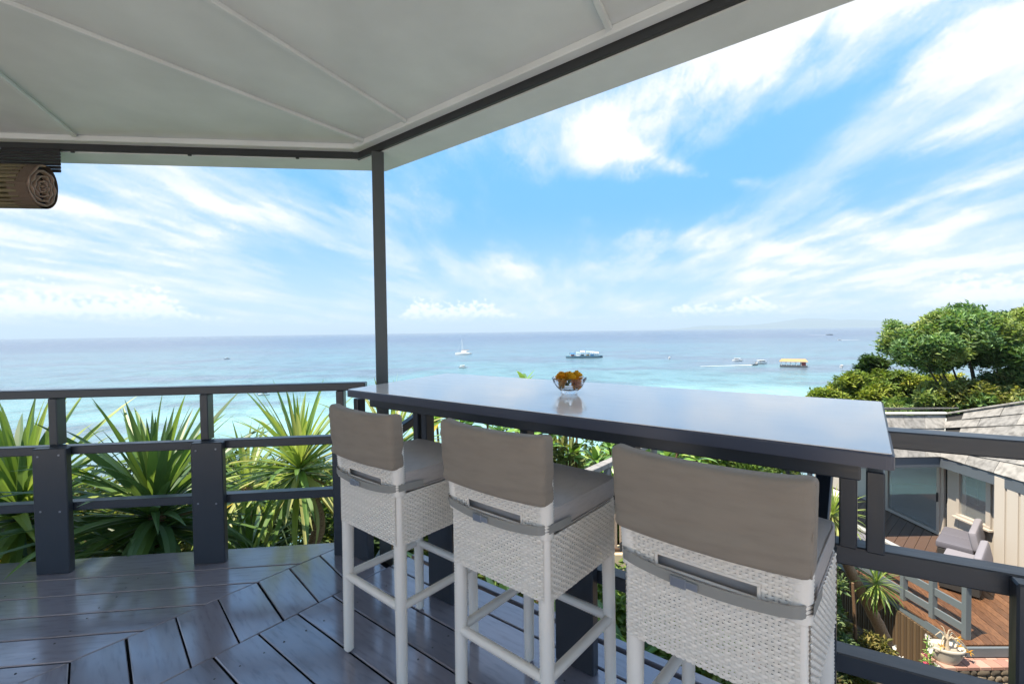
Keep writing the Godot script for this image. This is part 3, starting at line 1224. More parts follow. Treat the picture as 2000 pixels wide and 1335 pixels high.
func build_boats() -> void:
	M.white = mat(Color(0.78, 0.78, 0.77), 0.4)
	M.boat_dark = mat(Color(0.05, 0.06, 0.075), 0.5)
	M.foam = mat(Color(0.85, 0.88, 0.9), 0.9)
	M.thatch = mat(Color(0.40, 0.27, 0.13), 0.95)
	M.blue = mat(Color(0.02, 0.13, 0.30), 0.5)
	M.awning = mat(Color(0.30, 0.42, 0.75), 0.7)
	M.teal = mat(Color(0.015, 0.09, 0.15), 0.5)
	M.red = mat(Color(0.35, 0.05, 0.035), 0.7)
	var y := SEA + 0.25
	# catamaran at anchor, sails down
	var o := thing("sailing_catamaran", "white sailing catamaran with a tall bare mast, at anchor on the open water", "catamaran", Vector3(-54.8, y, -514.0), deg_to_rad(172), "")
	for s in [-1, 1]:
		var g := Geo.new()
		hull(g, 17.0, 1.9, 1.6, Vector3(0, 0, s * 3.4), 1.3)
		part("hull", g.mesh(), M.white, o)
	var g := Geo.new()
	g.box(Vector3(-1.5, 1.6, 0), Vector3(10.5, 0.4, 7.0), 0.1)
	part("bridge_deck", g.mesh(), M.white, o)
	g = Geo.new()
	g.box(Vector3(-1.0, 2.6, 0), Vector3(6.4, 1.7, 5.0), 0.5)
	var cab := part("cabin", g.mesh(), M.white, o)
	g = Geo.new()
	g.box(Vector3(-1.0, 2.7, 0), Vector3(6.44, 0.6, 5.04), 0.1)
	part("window_band", g.mesh(), M.boat_dark, cab)
	g = Geo.new()
	g.tube([Vector3(1.6, 1.6, 0), Vector3(1.5, 17.0, 0)], [0.16, 0.09], 8)
	part("mast", g.mesh(), M.white, o)
	g = Geo.new()
	g.tube([Vector3(1.4, 4.3, 0), Vector3(-6.6, 4.5, 0)], [0.32, 0.22], 8)
	part("boom", g.mesh(), M.thatch, o)
	for q in [[Vector3(8.0, 1.6, 0), Vector3(1.5, 16.4, 0)], [Vector3(-1, 1.7, 3.4), Vector3(1.5, 15, 0)], [Vector3(-1, 1.7, -3.4), Vector3(1.5, 15, 0)]]:
		g = Geo.new()
		g.tube(q, [0.05, 0.05], 4)
		part("stay", g.mesh(), M.white, o)
	# the day-trip pontoon
	o = thing("day_trip_pontoon", "large teal day trip pontoon with white and blue awnings, anchored in the bay", "pontoon", Vector3(66.9, y, -425.7), deg_to_rad(2), "")
	g = Geo.new()
	var pl := PackedVector2Array([Vector2(-16.5, -3), Vector2(-13, -6), Vector2(13, -6), Vector2(17, -2), Vector2(17, 2), Vector2(13, 6), Vector2(-13, 6), Vector2(-16.5, 3)])
	pl.reverse()
	g.slab(pl, -0.5, 1.5, 0.3)
	part("float", g.mesh(), M.teal, o)
	g = Geo.new()
	g.slab(pl, 0.0, 0.45, 0.0)
	part_at("waterline_stripe", g.mesh(), M.boat_dark, o, Transform3D(Basis().scaled(Vector3(1.012, 1, 1.02)), Vector3.ZERO))
	rng.seed = 31
	var n_house := 0
	for q in [[-11.0, 3.4, 4.5, M.blue], [-6.2, 4.2, 3.6, M.awning], [-2.0, 5.4, 4.2, M.white], [3.0, 5.0, 4.0, M.awning], [7.0, 4.6, 4.4, M.white], [11.0, 4.2, 4.0, M.white]]:
		for sx in [-0.45, 0.45]:
			for sz in [-3.6, 3.6]:
				g = Geo.new()
				g.tube([Vector3(q[0] + sx * q[2], 1.4, sz), Vector3(q[0] + sx * q[2], q[1], sz)], [0.1, 0.1], 6)
				part("awning_post", g.mesh(), M.white, o)
		g = Geo.new()
		var pts := PackedVector3Array()
		for i in 7:
			var f := i / 6.0 * 2 - 1
			pts.append(Vector3(q[0] - q[2] * 0.5, q[1] + 0.9 * (1 - f * f), f * 4.2))
			pts.append(Vector3(q[0] + q[2] * 0.5, q[1] + 0.9 * (1 - f * f) - 0.2, f * 4.2))
		g.sheet(pts, 2, 7)
		part("awning", g.mesh(), q[3], o)
		g = Geo.new()
		g.box(Vector3(q[0], 2.1, rng.randf_range(1.5, 3.4)), Vector3(q[2] * 0.7, 1.4, 2.0), 0.05)
		part("kiosk", g.mesh(), [M.red, M.white, M.boat_dark, M.thatch, M.blue, M.white][n_house], o)
		n_house += 1
	g = Geo.new()
	var sl := PackedVector3Array()
	for i in 10:
		var f := i / 9.0
		for e in [-0.7, 0.7]:
			sl.append(Vector3(11.5 + 5.2 * f, 4.6 - 3.8 * f + 0.5 * sin(f * PI), 3.0 + e))
	g.sheet(sl, 2, 10)
	part("water_slide", g.mesh(), M.white, o)
	# thatched float
	o = thing("thatched_float", "thatched roof on posts over a floating platform, beside the anchored boats on the right", "floating hut", Vector3(181.6, y, -295.3), deg_to_rad(-28), "")
	g = Geo.new()
	g.box(Vector3(0, 0.3, 0), Vector3(15, 0.9, 7), 0.1)
	part("platform", g.mesh(), M.boat_dark, o)
	g = Geo.new()
	var ring0 := []
	g.poly([Vector3(-7.8, 3.3, -3.9), Vector3(7.8, 3.3, -3.9), Vector3(6.6, 4.9, 0), Vector3(-6.6, 4.9, 0)], Vector3(0, 2, 0))
	g.poly([Vector3(-7.8, 3.3, 3.9), Vector3(7.8, 3.3, 3.9), Vector3(6.6, 4.9, 0), Vector3(-6.6, 4.9, 0)], Vector3(0, 2, 0))
	g.poly([Vector3(-7.8, 3.3, -3.9), Vector3(-7.8, 3.3, 3.9), Vector3(-6.6, 4.9, 0)], Vector3(0, 2, 0))
	g.poly([Vector3(7.8, 3.3, -3.9), Vector3(7.8, 3.3, 3.9), Vector3(6.6, 4.9, 0)], Vector3(0, 2, 0))
	g.box(Vector3(0, 3.25, 0), Vector3(15.6, 0.12, 7.8))
	part("thatched_roof", g.mesh(), M.thatch, o)
	for i in 6:
		for s in [-1, 1]:
			g = Geo.new()
			g.tube([Vector3(-6.8 + i * 2.72, 0.7, s * 3.2), Vector3(-6.8 + i * 2.72, 3.3, s * 3.2)], [0.1, 0.1], 6)
			part("post", g.mesh(), M.white, o)
	g = Geo.new()
	g.box(Vector3(5.4, 1.7, 0), Vector3(2.6, 2.0, 4.0), 0.05)
	part("kiosk", g.mesh(), M.red, o)
	# small craft
	motor_boat("motor_boat", "white motor boat anchored between the catamaran and the bar table", Vector3(-35.0, y, -323.7), -10, 5.6, 0)
	motor_boat("motor_boat", "small white boat alone on the water left of the corner post", Vector3(-301.7, y, -484.0), 30, 5.2, 1)
	motor_boat("motor_boat", "small white boat right of the pontoon, alone on the pale water", Vector3(135.6, y, -394.2), 60, 4.6, 1)
	motor_boat("motor_boat", "dark hulled boat with a white canopy, left of the thatched float by two boats", Vector3(173.4, y, -352.7), 175, 7.2, 1)
	motor_boat("motor_boat", "broad white boat with a canopy, next to the thatched float", Vector3(176.8, y, -324.2), 10, 8.6, 0)
	motor_boat("motor_boat", "small white boat right of the thatched float, near the treetops", Vector3(206.8, y, -286.8), 40, 4.4, 1)
	motor_boat("motor_boat", "white boat seen through the palm fronds below the left railing top", Vector3(-104.0, y, -190.8), 20, 4.4, 0)
	o = motor_boat("speed_boat", "speed boat that drags a long white wake towards the pontoon side", Vector3(165.4, y, -311.6), 8, 4.4, 2)
	wake(o, 40.0, 0.35, 0.8)
	o = motor_boat("speed_boat", "far dark boat near the horizon at the right, followed by foam", Vector3(994.0, y, -1432.0), -20, 17.0, 2)
	wake(o, 60.0, 2.0, 4.0)
	o = motor_boat("speed_boat", "speed boat with a short white wake below the far dark boat", Vector3(622.6, y, -870.3), 175, 6.5, 1)
	wake(o, 34.0, 1.0, 3.0)


# ---------------------------------------------------------------- plants
# a strap leaf along +x that droops towards -y; folded along the middle
func strap(l: float, w: float, droop: float, fold := 0.28, twist := 0.0, seg := 8, tip := 3.0) -> ArrayMesh:
	var g := Geo.new()
	var pts := PackedVector3Array()
	var p := Vector3.ZERO
	var a := 0.0
	for i in seg + 1:
		var f := float(i) / seg
		a = droop * pow(f, 1.7)
		if i > 0:
			p += Vector3(cos(a), -sin(a), 0) * l / seg
		var half := w * 0.5 * minf(1.0, 0.55 + 1.6 * f) * (1.0 - pow(f, tip)) + 0.0008
		var up := Vector3(sin(a), cos(a), 0)
		var side := Vector3(0, 0, 1).rotated(Vector3(cos(a), -sin(a), 0), twist * f)
		var nrm := up.rotated(Vector3(cos(a), -sin(a), 0), twist * f)
		pts.append(p - side * half + nrm * half * fold)
		pts.append(p)
		pts.append(p + side * half + nrm * half * fold)
	# the two halves shade apart along the midrib
	for s in 2:
		var q := PackedVector3Array()
		for i in seg + 1:
			q.append(pts[i * 3 + s])
			q.append(pts[i * 3 + s + 1])
		g.sheet(q, 2, seg + 1)
	return g.mesh()


# leaf frame: out along dir (tilt from the vertical, azimuth), sagging downwards
func leaf_basis(tilt: float, az: float, roll := 0.0) -> Basis:
	var d := Vector3(sin(tilt) * cos(az), cos(tilt), sin(tilt) * sin(az))
	var up := Vector3(-cos(tilt) * cos(az), sin(tilt), -cos(tilt) * sin(az))
	return Basis(d, up, d.cross(up)).rotated(d, roll)


func palm(called: String, label: String, at: Vector3, n: int, l: float, w: float, opts := {}) -> Node3D:
	var o := thing(called, label, "palm", at, 0.0, opts.get("group", "spiky palms beside the deck"))
	var shapes := []
	var stiff: float = opts.get("stiff", 1.0)
	for k in 5:
		shapes.append([strap(l, w, 0.16 * stiff, 0.3, 0.1), strap(l, w * 1.05, 0.5 * stiff, 0.26, -0.2), strap(l * 0.97, w * 1.1, 1.1 * stiff, 0.22, 0.3), strap(l * 0.9, w, 0.85 * stiff, 0.24, -0.35), strap(l * 1.04, w * 0.92, 0.32 * stiff, 0.3, 0.2)][k])
	var mats: Array = opts.get("mats", [M.leaf_mid, M.leaf_dark, M.leaf_bright, M.leaf_mid])
	var old: Material = opts.get("old", M.leaf_yellow)
	var max_tilt: float = opts.get("max_tilt", 2.3)
	var min_tilt: float = opts.get("min_tilt", 0.05)
	for i in n:
		var f := (i + 0.5) / n
		var tilt := lerpf(min_tilt, max_tilt, pow(f, 0.80)) + rng.randf_range(-0.1, 0.1)
		var az := i * 2.39996 + rng.randf_range(-0.25, 0.25)
		var shape: Mesh = shapes[0] if tilt < 0.45 else shapes[[1, 4, 3][i % 3]] if tilt < 1.35 else shapes[[2, 3, 1][i % 3]]
		var m: Material = mats[rng.randi() % mats.size()]
		if f > 0.80 and i % 5 == 0:
			m = old if i % 2 else M.leaf_dead
		var b := leaf_basis(tilt, az, rng.randf_range(-0.35, 0.35)).scaled_local(Vector3.ONE * rng.randf_range(0.78, 1.08) * lerpf(0.85, 1.0, smoothstep(0, 0.25, f)))
		part_at("leaf", shape, m, o, Transform3D(b, Vector3(0, -0.14 * f * l, 0) + b.x * 0.015))
	if opts.has("trunk"):
		var path: Array = []
		for q in opts.trunk:
			path.append(q - at)
		trunk_tube(o, path, opts.get("r0", 0.06), opts.get("r1", 0.05), opts.get("bark", M.bark_pale))
	return o


func trunk_tube(o: Node3D, ctrl: Array, r0: float, r1: float, m: Material, called := "trunk") -> void:
	var c := Curve3D.new()
	for i in ctrl.size():
		var t: Vector3 = (ctrl[mini(i + 1, ctrl.size() - 1)] - ctrl[maxi(i - 1, 0)]) * 0.22
		c.add_point(ctrl[i], -t, t)
	var path := []
	var rad := []
	var k := maxi(8, int(c.get_baked_length() / 0.09))
	for i in k + 1:
		var f := float(i) / k
		path.append(c.sample_baked(f * c.get_baked_length()))
		rad.append(lerpf(r0, r1, f) * (1.0 + 0.05 * sin(i * 2.1) + (0.05 if i % 2 else 0.0)))
	var g := Geo.new()
	g.tube(path, rad, 9, 0.0, true, Vector3.ZERO, 1.0, c.get_baked_length() * 3)
	part(called, g.mesh(), m, o)


# leaf clump for crowns and hedges: a handful of pointed leaves
func clump(n: int, l: float, w: float, seed_: int) -> ArrayMesh:
	var r := RandomNumberGenerator.new()
	r.seed = seed_
	var g := Geo.new()
	for i in n:
		var b := leaf_basis(r.randf_range(0.3, 1.9), r.randf() * TAU, r.randf_range(-0.5, 0.5))
		var at := Vector3(r.randf_range(-1, 1), r.randf_range(-0.6, 0.6), r.randf_range(-1, 1)) * l * 0.8
		var s := r.randf_range(0.7, 1.2)
		var p := []
		for q in [Vector3(0, 0, 0), Vector3(0.45, 0.03, 0.5), Vector3(1.0, -0.14, 0), Vector3(0.45, 0.03, -0.5), Vector3(0.5, -0.04, 0)]:
			p.append(at + b * Vector3(q.x * l * s, q.y * l * s, q.z * w * s))
		g.poly([p[0], p[4], p[2], p[1]], p[4] - b.y)
		g.poly([p[0], p[3], p[2], p[4]], p[4] - b.y)
	return g.mesh()


# puffs: [centre, radius]; leaves sit in the outer shell of every puff
func foliage(called: String, parent: Node3D, puffs: Array, count: int, shape: Mesh, m: Material, tints: Array, lo := 0.7, hi := 1.3, flat_ := 1.0) -> void:
	var mm := MultiMesh.new()
	mm.transform_format = MultiMesh.TRANSFORM_3D
	mm.use_colors = true
	mm.mesh = shape
	mm.instance_count = count
	var total := 0.0
	for q in puffs:
		total += q[1] * q[1]
	var k := 0
	for pi in puffs.size():
		var q = puffs[pi]
		var want := int(round(count * q[1] * q[1] / total)) if pi < puffs.size() - 1 else count - k
		var tint: Color = tints[rng.randi() % tints.size()]
		for i in want:
			if k >= count:
				break
			var d := Vector3(rng.randfn(), rng.randfn(), rng.randfn()).normalized()
			var r: float = q[1] * (0.55 + 0.5 * sqrt(rng.randf()))
			var b := Basis(Vector3.UP, rng.randf() * TAU).rotated(Vector3(rng.randfn(), 0, rng.randfn()).normalized(), rng.randf_range(0, 0.9)).scaled(Vector3.ONE * rng.randf_range(lo, hi))
			mm.set_instance_transform(k, Transform3D(b, q[0] + Vector3(d.x, d.y * flat_, d.z) * r))
			var t := tint.lerp(tints[rng.randi() % tints.size()], rng.randf_range(0, 0.6)) * rng.randf_range(0.7, 1.25)
			mm.set_instance_color(k, t)
			k += 1
	for i in range(k, count):
		mm.set_instance_transform(i, Transform3D(Basis(), puffs[0][0]))
	var o := MultiMeshInstance3D.new()
	o.multimesh = mm
	o.material_override = m
	o.name = called
	parent.add_child(o, true)
	stuff(o)


func crown_mat() -> StandardMaterial3D:
	var m := mat(Color(1, 1, 1), 0.55, 0.4)
	m.vertex_color_use_as_albedo = true
	m.backlight_enabled = true
	m.backlight = Color(0.75, 0.8, 0.35).linear_to_srgb()
	m.cull_mode = BaseMaterial3D.CULL_DISABLED
	return m


func tree(called: String, label: String, base: Vector3, spread: Vector3, top: Vector3, n_puff: int, r_puff: float, count: int, shape: Mesh, tints: Array, category := "tree", group := "", flat_ := 0.75, at_ends := []) -> Node3D:
	var o := thing(called, label, category, base, 0.0, group)
	var puffs := []
	var c := top - base
	var ends := []
	var boughs := maxi(5, n_puff / 5) if at_ends.is_empty() else at_ends.size()
	for q in at_ends:
		ends.append(q - base + Vector3(0.45, -0.15, 0))
	for i in (boughs if at_ends.is_empty() else 0):
		var d := Vector3(rng.randfn(), rng.randfn() * 0.9 + 0.2, rng.randfn()).normalized()
		ends.append(c + d * spread * rng.randf_range(0.55, 1.0))
	for i in n_puff:
		var e: Vector3 = ends[i % boughs]
		var p := e + Vector3(rng.randfn(), rng.randfn() * 0.7, rng.randfn()) * spread * 0.21
		puffs.append([p, r_puff * rng.randf_range(0.5, 1.2)])
	foliage("crown", o, puffs, count, shape, M.crown, tints, 0.7, 1.3, flat_)
	var fork := Vector3(c.x * 0.5, c.y * 0.45, c.z * 0.5)
	trunk_tube(o, [Vector3(0, -0.4, 0), fork * 0.5 + Vector3(0.1, 0, 0.05), fork, c - Vector3(0, spread.y * 0.3, 0)], 0.045 * c.y + 0.05, 0.02 * c.y, M.bark_dark)
	for e in ends:
		trunk_tube(o, [fork, fork.lerp(e, 0.5) + Vector3(0, -0.05 * c.y, 0), e], 0.014 * c.y + 0.01, 0.008, M.bark_dark, "limb")
	return o


# a branching shrub with rosettes of broad leaves, each leaf its own piece
func frangipani(label: String, at: Vector3, tips: Array, per: int, l: float, w: float, group := "broad leaved shrubs below the bar table") -> void:
	var o := thing("frangipani_shrub", label, "shrub", at, 0.0, group)
	var shapes := [strap(l, w, 0.5, 0.12, 0.1, 6, 2.2), strap(l, w * 1.1, 0.9, 0.1, -0.2, 6, 2.2), strap(l * 0.9, w, 0.25, 0.15, 0.0, 6, 2.2)]
	for e in tips:
		var p: Vector3 = e - at
		trunk_tube(o, [Vector3(0, 0, 0), Vector3(p.x * 0.35, p.y * 0.45, p.z * 0.3), Vector3(p.x * 0.8, p.y * 0.8, p.z * 0.85), p], 0.04, 0.014, M.bark_brown, "branch")
		for i in per:
			var tilt := lerpf(0.35, 1.75, (i + 0.5) / per) + rng.randf_range(-0.15, 0.15)
			var b := leaf_basis(tilt, i * 2.39996 + rng.randf_range(-0.3, 0.3), rng.randf_range(-0.4, 0.4)).scaled_local(Vector3.ONE * rng.randf_range(0.7, 1.1))
			part_at("leaf", shapes[rng.randi() % 3], [M.broad, M.broad, M.broad_light, M.broad_dark][rng.randi() % 4] if rng.randf() > 0.025 else M.leaf_yellow, o, Transform3D(b, p + b.x * 0.01 - Vector3(0, 0.02 * i / per, 0)))


func lily(label: String, at: Vector3, n: int, l: float, w: float, group := "strap leaved lilies under the deck edge") -> void:
	var o := thing("spider_lily", label, "lily", at, 0.0, group)
	var shapes := [strap(l, w, 0.7, 0.2, 0.1, 7, 2.6), strap(l * 1.1, w, 1.2, 0.18, -0.2, 7, 2.6), strap(l * 0.85, w * 1.1, 0.35, 0.2, 0.1, 7, 2.6)]
	for i in n:
		var b := leaf_basis(lerpf(0.1, 1.25, (i + 0.5) / n), i * 2.4 + rng.randf_range(-0.3, 0.3)).scaled_local(Vector3.ONE * rng.randf_range(0.75, 1.1))
		part_at("leaf", shapes[i % 3], [M.broad, M.broad_light, M.broad_dark][rng.randi() % 3], o, Transform3D(b, Vector3.ZERO))


func build_plants() -> void:
	M.leaf_mid = leafmat(Color(0.085, 0.165, 0.038), Color(0.17, 0.27, 0.04))
	M.leaf_dark = leafmat(Color(0.045, 0.100, 0.036), Color(0.10, 0.17, 0.035))
	M.leaf_bright = leafmat(Color(0.21, 0.29, 0.055), Color(0.24, 0.32, 0.05))
	M.leaf_pale = leafmat(Color(0.32, 0.34, 0.12), Color(0.26, 0.30, 0.08))
	M.leaf_yellow = leafmat(Color(0.42, 0.32, 0.035), Color(0.3, 0.24, 0.03))
	M.leaf_dead = leafmat(Color(0.26, 0.17, 0.08), Color(0.1, 0.06, 0.02), 0.8)
	M.broad = leafmat(Color(0.16, 0.31, 0.06), Color(0.16, 0.28, 0.03), 0.35)
	M.broad_light = leafmat(Color(0.33, 0.45, 0.12), Color(0.2, 0.32, 0.05), 0.35)
	M.broad_dark = leafmat(Color(0.075, 0.16, 0.04), Color(0.08, 0.15, 0.02), 0.35)
	M.bark_pale = mat(Color(0.42, 0.29, 0.19), 0.85)
	M.bark_pale.albedo_texture = noise_tex(0.03, 91, 4, false, 1, [[0.0, Color(0.6, 0.55, 0.5)], [0.5, Color(0.9, 0.87, 0.85)], [1.0, Color(1, 1, 1)]])
	M.bark_pale.normal_enabled = true
	M.bark_pale.normal_texture = noise_tex(0.03, 92, 4, true, 5.0)
	M.bark_pale.uv1_scale = Vector3(0.6, 1.4, 1)
	M.bark_brown = M.bark_pale.duplicate()
	M.bark_brown.albedo_color = Color(0.20, 0.13, 0.075).linear_to_srgb()
	M.bark_dark = mat(Color(0.07, 0.055, 0.04), 0.95)
	M.crown = crown_mat()
	rng.seed = 101
	# spiky palms left of the deck
	palm("palm", "bright spiky palm whose trunk leans beside the deck corner", Vector3(-2.01, 0.20, -4.27), 130, 0.89, 0.054, {"mats": [M.leaf_mid, M.leaf_bright, M.leaf_bright, M.leaf_pale], "max_tilt": 2.2, "trunk": [Vector3(-2.02, 0.12, -4.27), Vector3(-1.86, -0.28, -4.30), Vector3(-1.94, -0.62, -4.34), Vector3(-2.25, -1.3, -4.3), Vector3(-2.5, -3.2, -4.2)], "r0": 0.045, "r1": 0.11})
	palm("palm", "big dark green palm between the two wide posts of the left railing", Vector3(-2.86, 0.05, -3.62), 150, 1.06, 0.074, {"mats": [M.leaf_dark, M.leaf_dark, M.leaf_mid, M.leaf_dark], "max_tilt": 1.9, "trunk": [Vector3(-2.86, 0.0, -3.62), Vector3(-2.8, -1.0, -3.7), Vector3(-2.7, -3.0, -3.8)], "bark": M.bark_brown})
	palm("palm", "broad palm at the left picture edge behind the first wide post", Vector3(-3.86, 0.08, -3.55), 140, 1.04, 0.080, {"mats": [M.leaf_mid, M.leaf_bright, M.leaf_dark], "max_tilt": 1.95, "trunk": [Vector3(-3.86, 0.0, -3.55), Vector3(-3.8, -1.2, -3.7), Vector3(-3.7, -3.0, -3.8)], "bark": M.bark_brown})
	palm("palm", "low drooping palm with wide leaves close to the deck edge, under the big dark one", Vector3(-2.85, -0.22, -3.42), 48, 0.72, 0.066, {"mats": [M.leaf_dark, M.leaf_mid, M.leaf_dark], "min_tilt": 0.7, "max_tilt": 2.1, "stiff": 1.5, "trunk": [Vector3(-2.85, -0.25, -3.42), Vector3(-2.9, -1.2, -3.5), Vector3(-2.8, -3.0, -3.6)], "bark": M.bark_brown})
	palm("palm", "low palm with broad arching leaves at the left edge by the deck boards", Vector3(-3.75, -0.30, -3.45), 44, 0.75, 0.070, {"mats": [M.leaf_dark, M.leaf_mid], "min_tilt": 0.6, "max_tilt": 2.1, "stiff": 1.5, "trunk": [Vector3(-3.75, -0.3, -3.45), Vector3(-3.8, -1.2, -3.5), Vector3(-3.8, -3.0, -3.6)], "bark": M.bark_brown})
	palm("palm", "pale yellow green palm farther back between the dark palm and the bright one", Vector3(-3.20, -0.38, -5.45), 92, 0.95, 0.05, {"mats": [M.leaf_pale, M.leaf_bright, M.leaf_mid], "max_tilt": 2.2, "trunk": [Vector3(-3.2, -0.4, -5.45), Vector3(-3.2, -2.0, -5.4), Vector3(-3.1, -4.6, -5.3)]})
	palm("palm", "yellow green palm behind the farthest stool, seen under the table corner", Vector3(-1.22, 0.26, -4.55), 84, 0.86, 0.05, {"mats": [M.leaf_bright, M.leaf_mid, M.leaf_pale], "max_tilt": 2.3, "trunk": [Vector3(-1.22, 0.2, -4.55), Vector3(-1.3, -1.0, -4.6), Vector3(-1.5, -3.6, -4.6)]})
	palm("palm", "dark palm low between the bright palm and the second wide post", Vector3(-2.35, -0.55, -4.0), 60, 0.80, 0.052, {"mats": [M.leaf_dark, M.leaf_mid], "max_tilt": 2.2, "trunk": [Vector3(-2.35, -0.6, -4.0), Vector3(-2.3, -1.6, -4.0), Vector3(-2.3, -3.4, -4.0)], "bark": M.bark_brown})
	# broad leaved shrubs between the deck and the water
	rng.seed = 202
	for k in 4:
		var c: Vector3 = [Vector3(-0.25, -4.3, -6.0), Vector3(0.75, -4.6, -6.4), Vector3(1.75, -4.6, -6.9), Vector3(-0.75, -4.6, -6.8)][k]
		var tips := []
		for i in 23:
			var d := Vector3(rng.randf_range(-0.85, 0.85), 0, rng.randf_range(-0.7, 0.7))
			tips.append(Vector3(c.x + d.x, [0.40, 0.25, 0.05, 0.35][k] - rng.randf_range(0.0, 1.1) - 0.22 * d.length(), c.z + d.z))
		if k == 1:
			tips.append(Vector3(0.16, 0.72, -6.0))
		frangipani(["broad leaved shrub with brown stems, nearest below the left half of the bar table", "broad leaved shrub whose top leaf shows above the back edge of the bar table", "broad leaved shrub beside the grey stair handrail", "broad leaved shrub between the yellow green palm and the other shrubs"][k], c, tips, 12, 0.27, 0.085)
	rng.seed = 303
	lily("bright green lily between the first two stools beyond the deck", Vector3(-0.10, -0.68, -3.2), 18, 0.5, 0.07)
	lily("bright green lily under the middle stool, against the deck edge", Vector3(0.25, -0.75, -2.95), 18, 0.52, 0.075)
	lily("green lily in the gap between the middle stool and the nearest stool", Vector3(0.80, -0.95, -3.15), 22, 0.62, 0.06)
	lily("green lily low behind the legs of the farthest stool", Vector3(-0.62, -0.55, -3.45), 16, 0.5, 0.07)
	lily("small green lily behind the nearest stool below the rail", Vector3(0.8, -0.9, -1.95), 16, 0.45, 0.045)
	# hedges and slope planting
	rng.seed = 404
	var small := clump(9, 0.085, 0.05, 1)
	var big := clump(8, 0.17, 0.09, 2)
	var tints := [Color(0.14, 0.24, 0.05), Color(0.20, 0.30, 0.07), Color(0.08, 0.16, 0.04), Color(0.16, 0.23, 0.05)]
	var o := thing("hedge", "dense clipped green hedge beyond the bar table, left of the neighbouring house", "hedge", Vector3(4.6, -5.6, -11.0))
	var puffs := []
	for i in 64:
		puffs.append([Vector3(rng.randf_range(-2.3, 2.6), rng.randf_range(1.4, 4.35) , rng.randf_range(-1.0, 1.0)), rng.randf_range(0.35, 0.55)])
	foliage("foliage", o, puffs, 6500, small, M.crown, tints)
	o = thing("slope_shrubs", "mass of dark shrubs on the slope behind the left palms", "shrubs", Vector3(-3.5, -5.4, -8.0))
	puffs.clear()
	for i in 210:
		var x := rng.randf_range(-8, 4.6)
		var z := rng.randf_range(-5.0, 2.2)
		puffs.append([Vector3(x, 1.42 + 0.29 * (z - 8.0) - rng.randf_range(0.3, 3.2) + 5.4, z), rng.randf_range(0.35, 0.7)])
	foliage("foliage", o, puffs, 13000, big, M.crown, [Color(0.09, 0.16, 0.05), Color(0.16, 0.22, 0.06), Color(0.28, 0.29, 0.10), Color(0.06, 0.12, 0.04)])
	stuff(o)
	o = thing("garden_planting", "low leafy planting on the slope under the deck and the bar table", "planting", Vector3(1.5, -3.5, -4.5))
	puffs.clear()
	for i in 150:
		var x := rng.randf_range(-3.5, 1.9)
		var z := rng.randf_range(-3.0, 2.0)
		x = minf(x, 0.42 * (4.5 - z) - 1.7)
		var d := 4.5 - z
		var y := maxf(ground_y(x + 1.5, z - 4.5) + 0.2, 1.42 - 0.56 * maxf(d, 3.9) - rng.randf_range(0.2, 1.4))
		puffs.append([Vector3(x, y + 3.5, z), rng.randf_range(0.25, 0.42)])
	foliage("foliage", o, puffs, 11000, small, M.crown, [Color(0.20, 0.36, 0.08), Color(0.32, 0.44, 0.12), Color(0.11, 0.22, 0.06), Color(0.36, 0.40, 0.12)])
	stuff(o)
	o = thing("leafy_shrubs", "yellow green shrubs beyond the broad leaved ones, below the back edge of the bar table", "shrubs", Vector3(1.2, -5.5, -7.8))
	puffs.clear()
	for i in 110:
		var z := rng.randf_range(-0.9, 0.7)
		puffs.append([Vector3(rng.randf_range(-2.6, 2.6), 5.5 + 1.42 + 0.262 * (z - 7.8) - 0.25 - rng.randf_range(0.0, 2.3), z), rng.randf_range(0.22, 0.42)])
	foliage("foliage", o, puffs, 6500, clump(8, 0.12, 0.065, 21), M.crown, [Color(0.30, 0.42, 0.09), Color(0.20, 0.33, 0.07), Color(0.42, 0.47, 0.12), Color(0.12, 0.22, 0.06)])
	for k in 5:
		trunk_tube(o, [Vector3(-2.2 + k * 1.1, -0.3, 0), Vector3(-2.1 + k * 1.1, 1.6, 0.1), Vector3(-2.0 + k * 1.05, 3.6, 0)], 0.06, 0.02, M.bark_brown, "stem")
	# trees behind the neighbouring roof
	rng.seed = 505
	var leafy := clump(9, 0.23, 0.10, 3)
	tree("shade_tree", "tall dark green tree rising above the horizon at the right edge", Vector3(25.0, -9.0, -24.5), Vector3(2.4, 1.5, 3.2), Vector3(25.8, -0.7, -24.0), 150, 0.60, 10500, leafy, [Color(0.26, 0.44, 0.18), Color(0.42, 0.60, 0.26), Color(0.46, 0.56, 0.20), Color(0.18, 0.33, 0.15)], "tree", "", 0.8, [Vector3(20.4, 0.45, -23.6), Vector3(21.4, 1.0, -24.2), Vector3(22.6, 1.55, -23.4), Vector3(23.9, 1.6, -24.6), Vector3(25.5, 1.5, -23.6), Vector3(22.2, -0.1, -24.8), Vector3(24.0, 0.2, -23.0), Vector3(26.0, 0.1, -24.4), Vector3(25.0, -1.2, -23.2), Vector3(26.6, -1.7, -23.8), Vector3(27.4, 1.2, -24.6), Vector3(27.8, 0.0, -23.6), Vector3(23.4, 0.9, -25.4)])
	tree("shade_tree", "dark leafy tree under the tall one, directly behind the grey roof", Vector3(24.5, -9.5, -22.5), Vector3(4.5, 1.4, 2.0), Vector3(25.0, -2.8, -23.0), 110, 0.7, 9000, leafy, [Color(0.23, 0.40, 0.14), Color(0.37, 0.49, 0.16), Color(0.38, 0.39, 0.13)], "tree", "", 0.8)
	var fine := clump(10, 0.20, 0.10, 4)
	var yl := [Color(0.38, 0.46, 0.07), Color(0.28, 0.40, 0.07), Color(0.48, 0.50, 0.08), Color(0.20, 0.32, 0.07)]
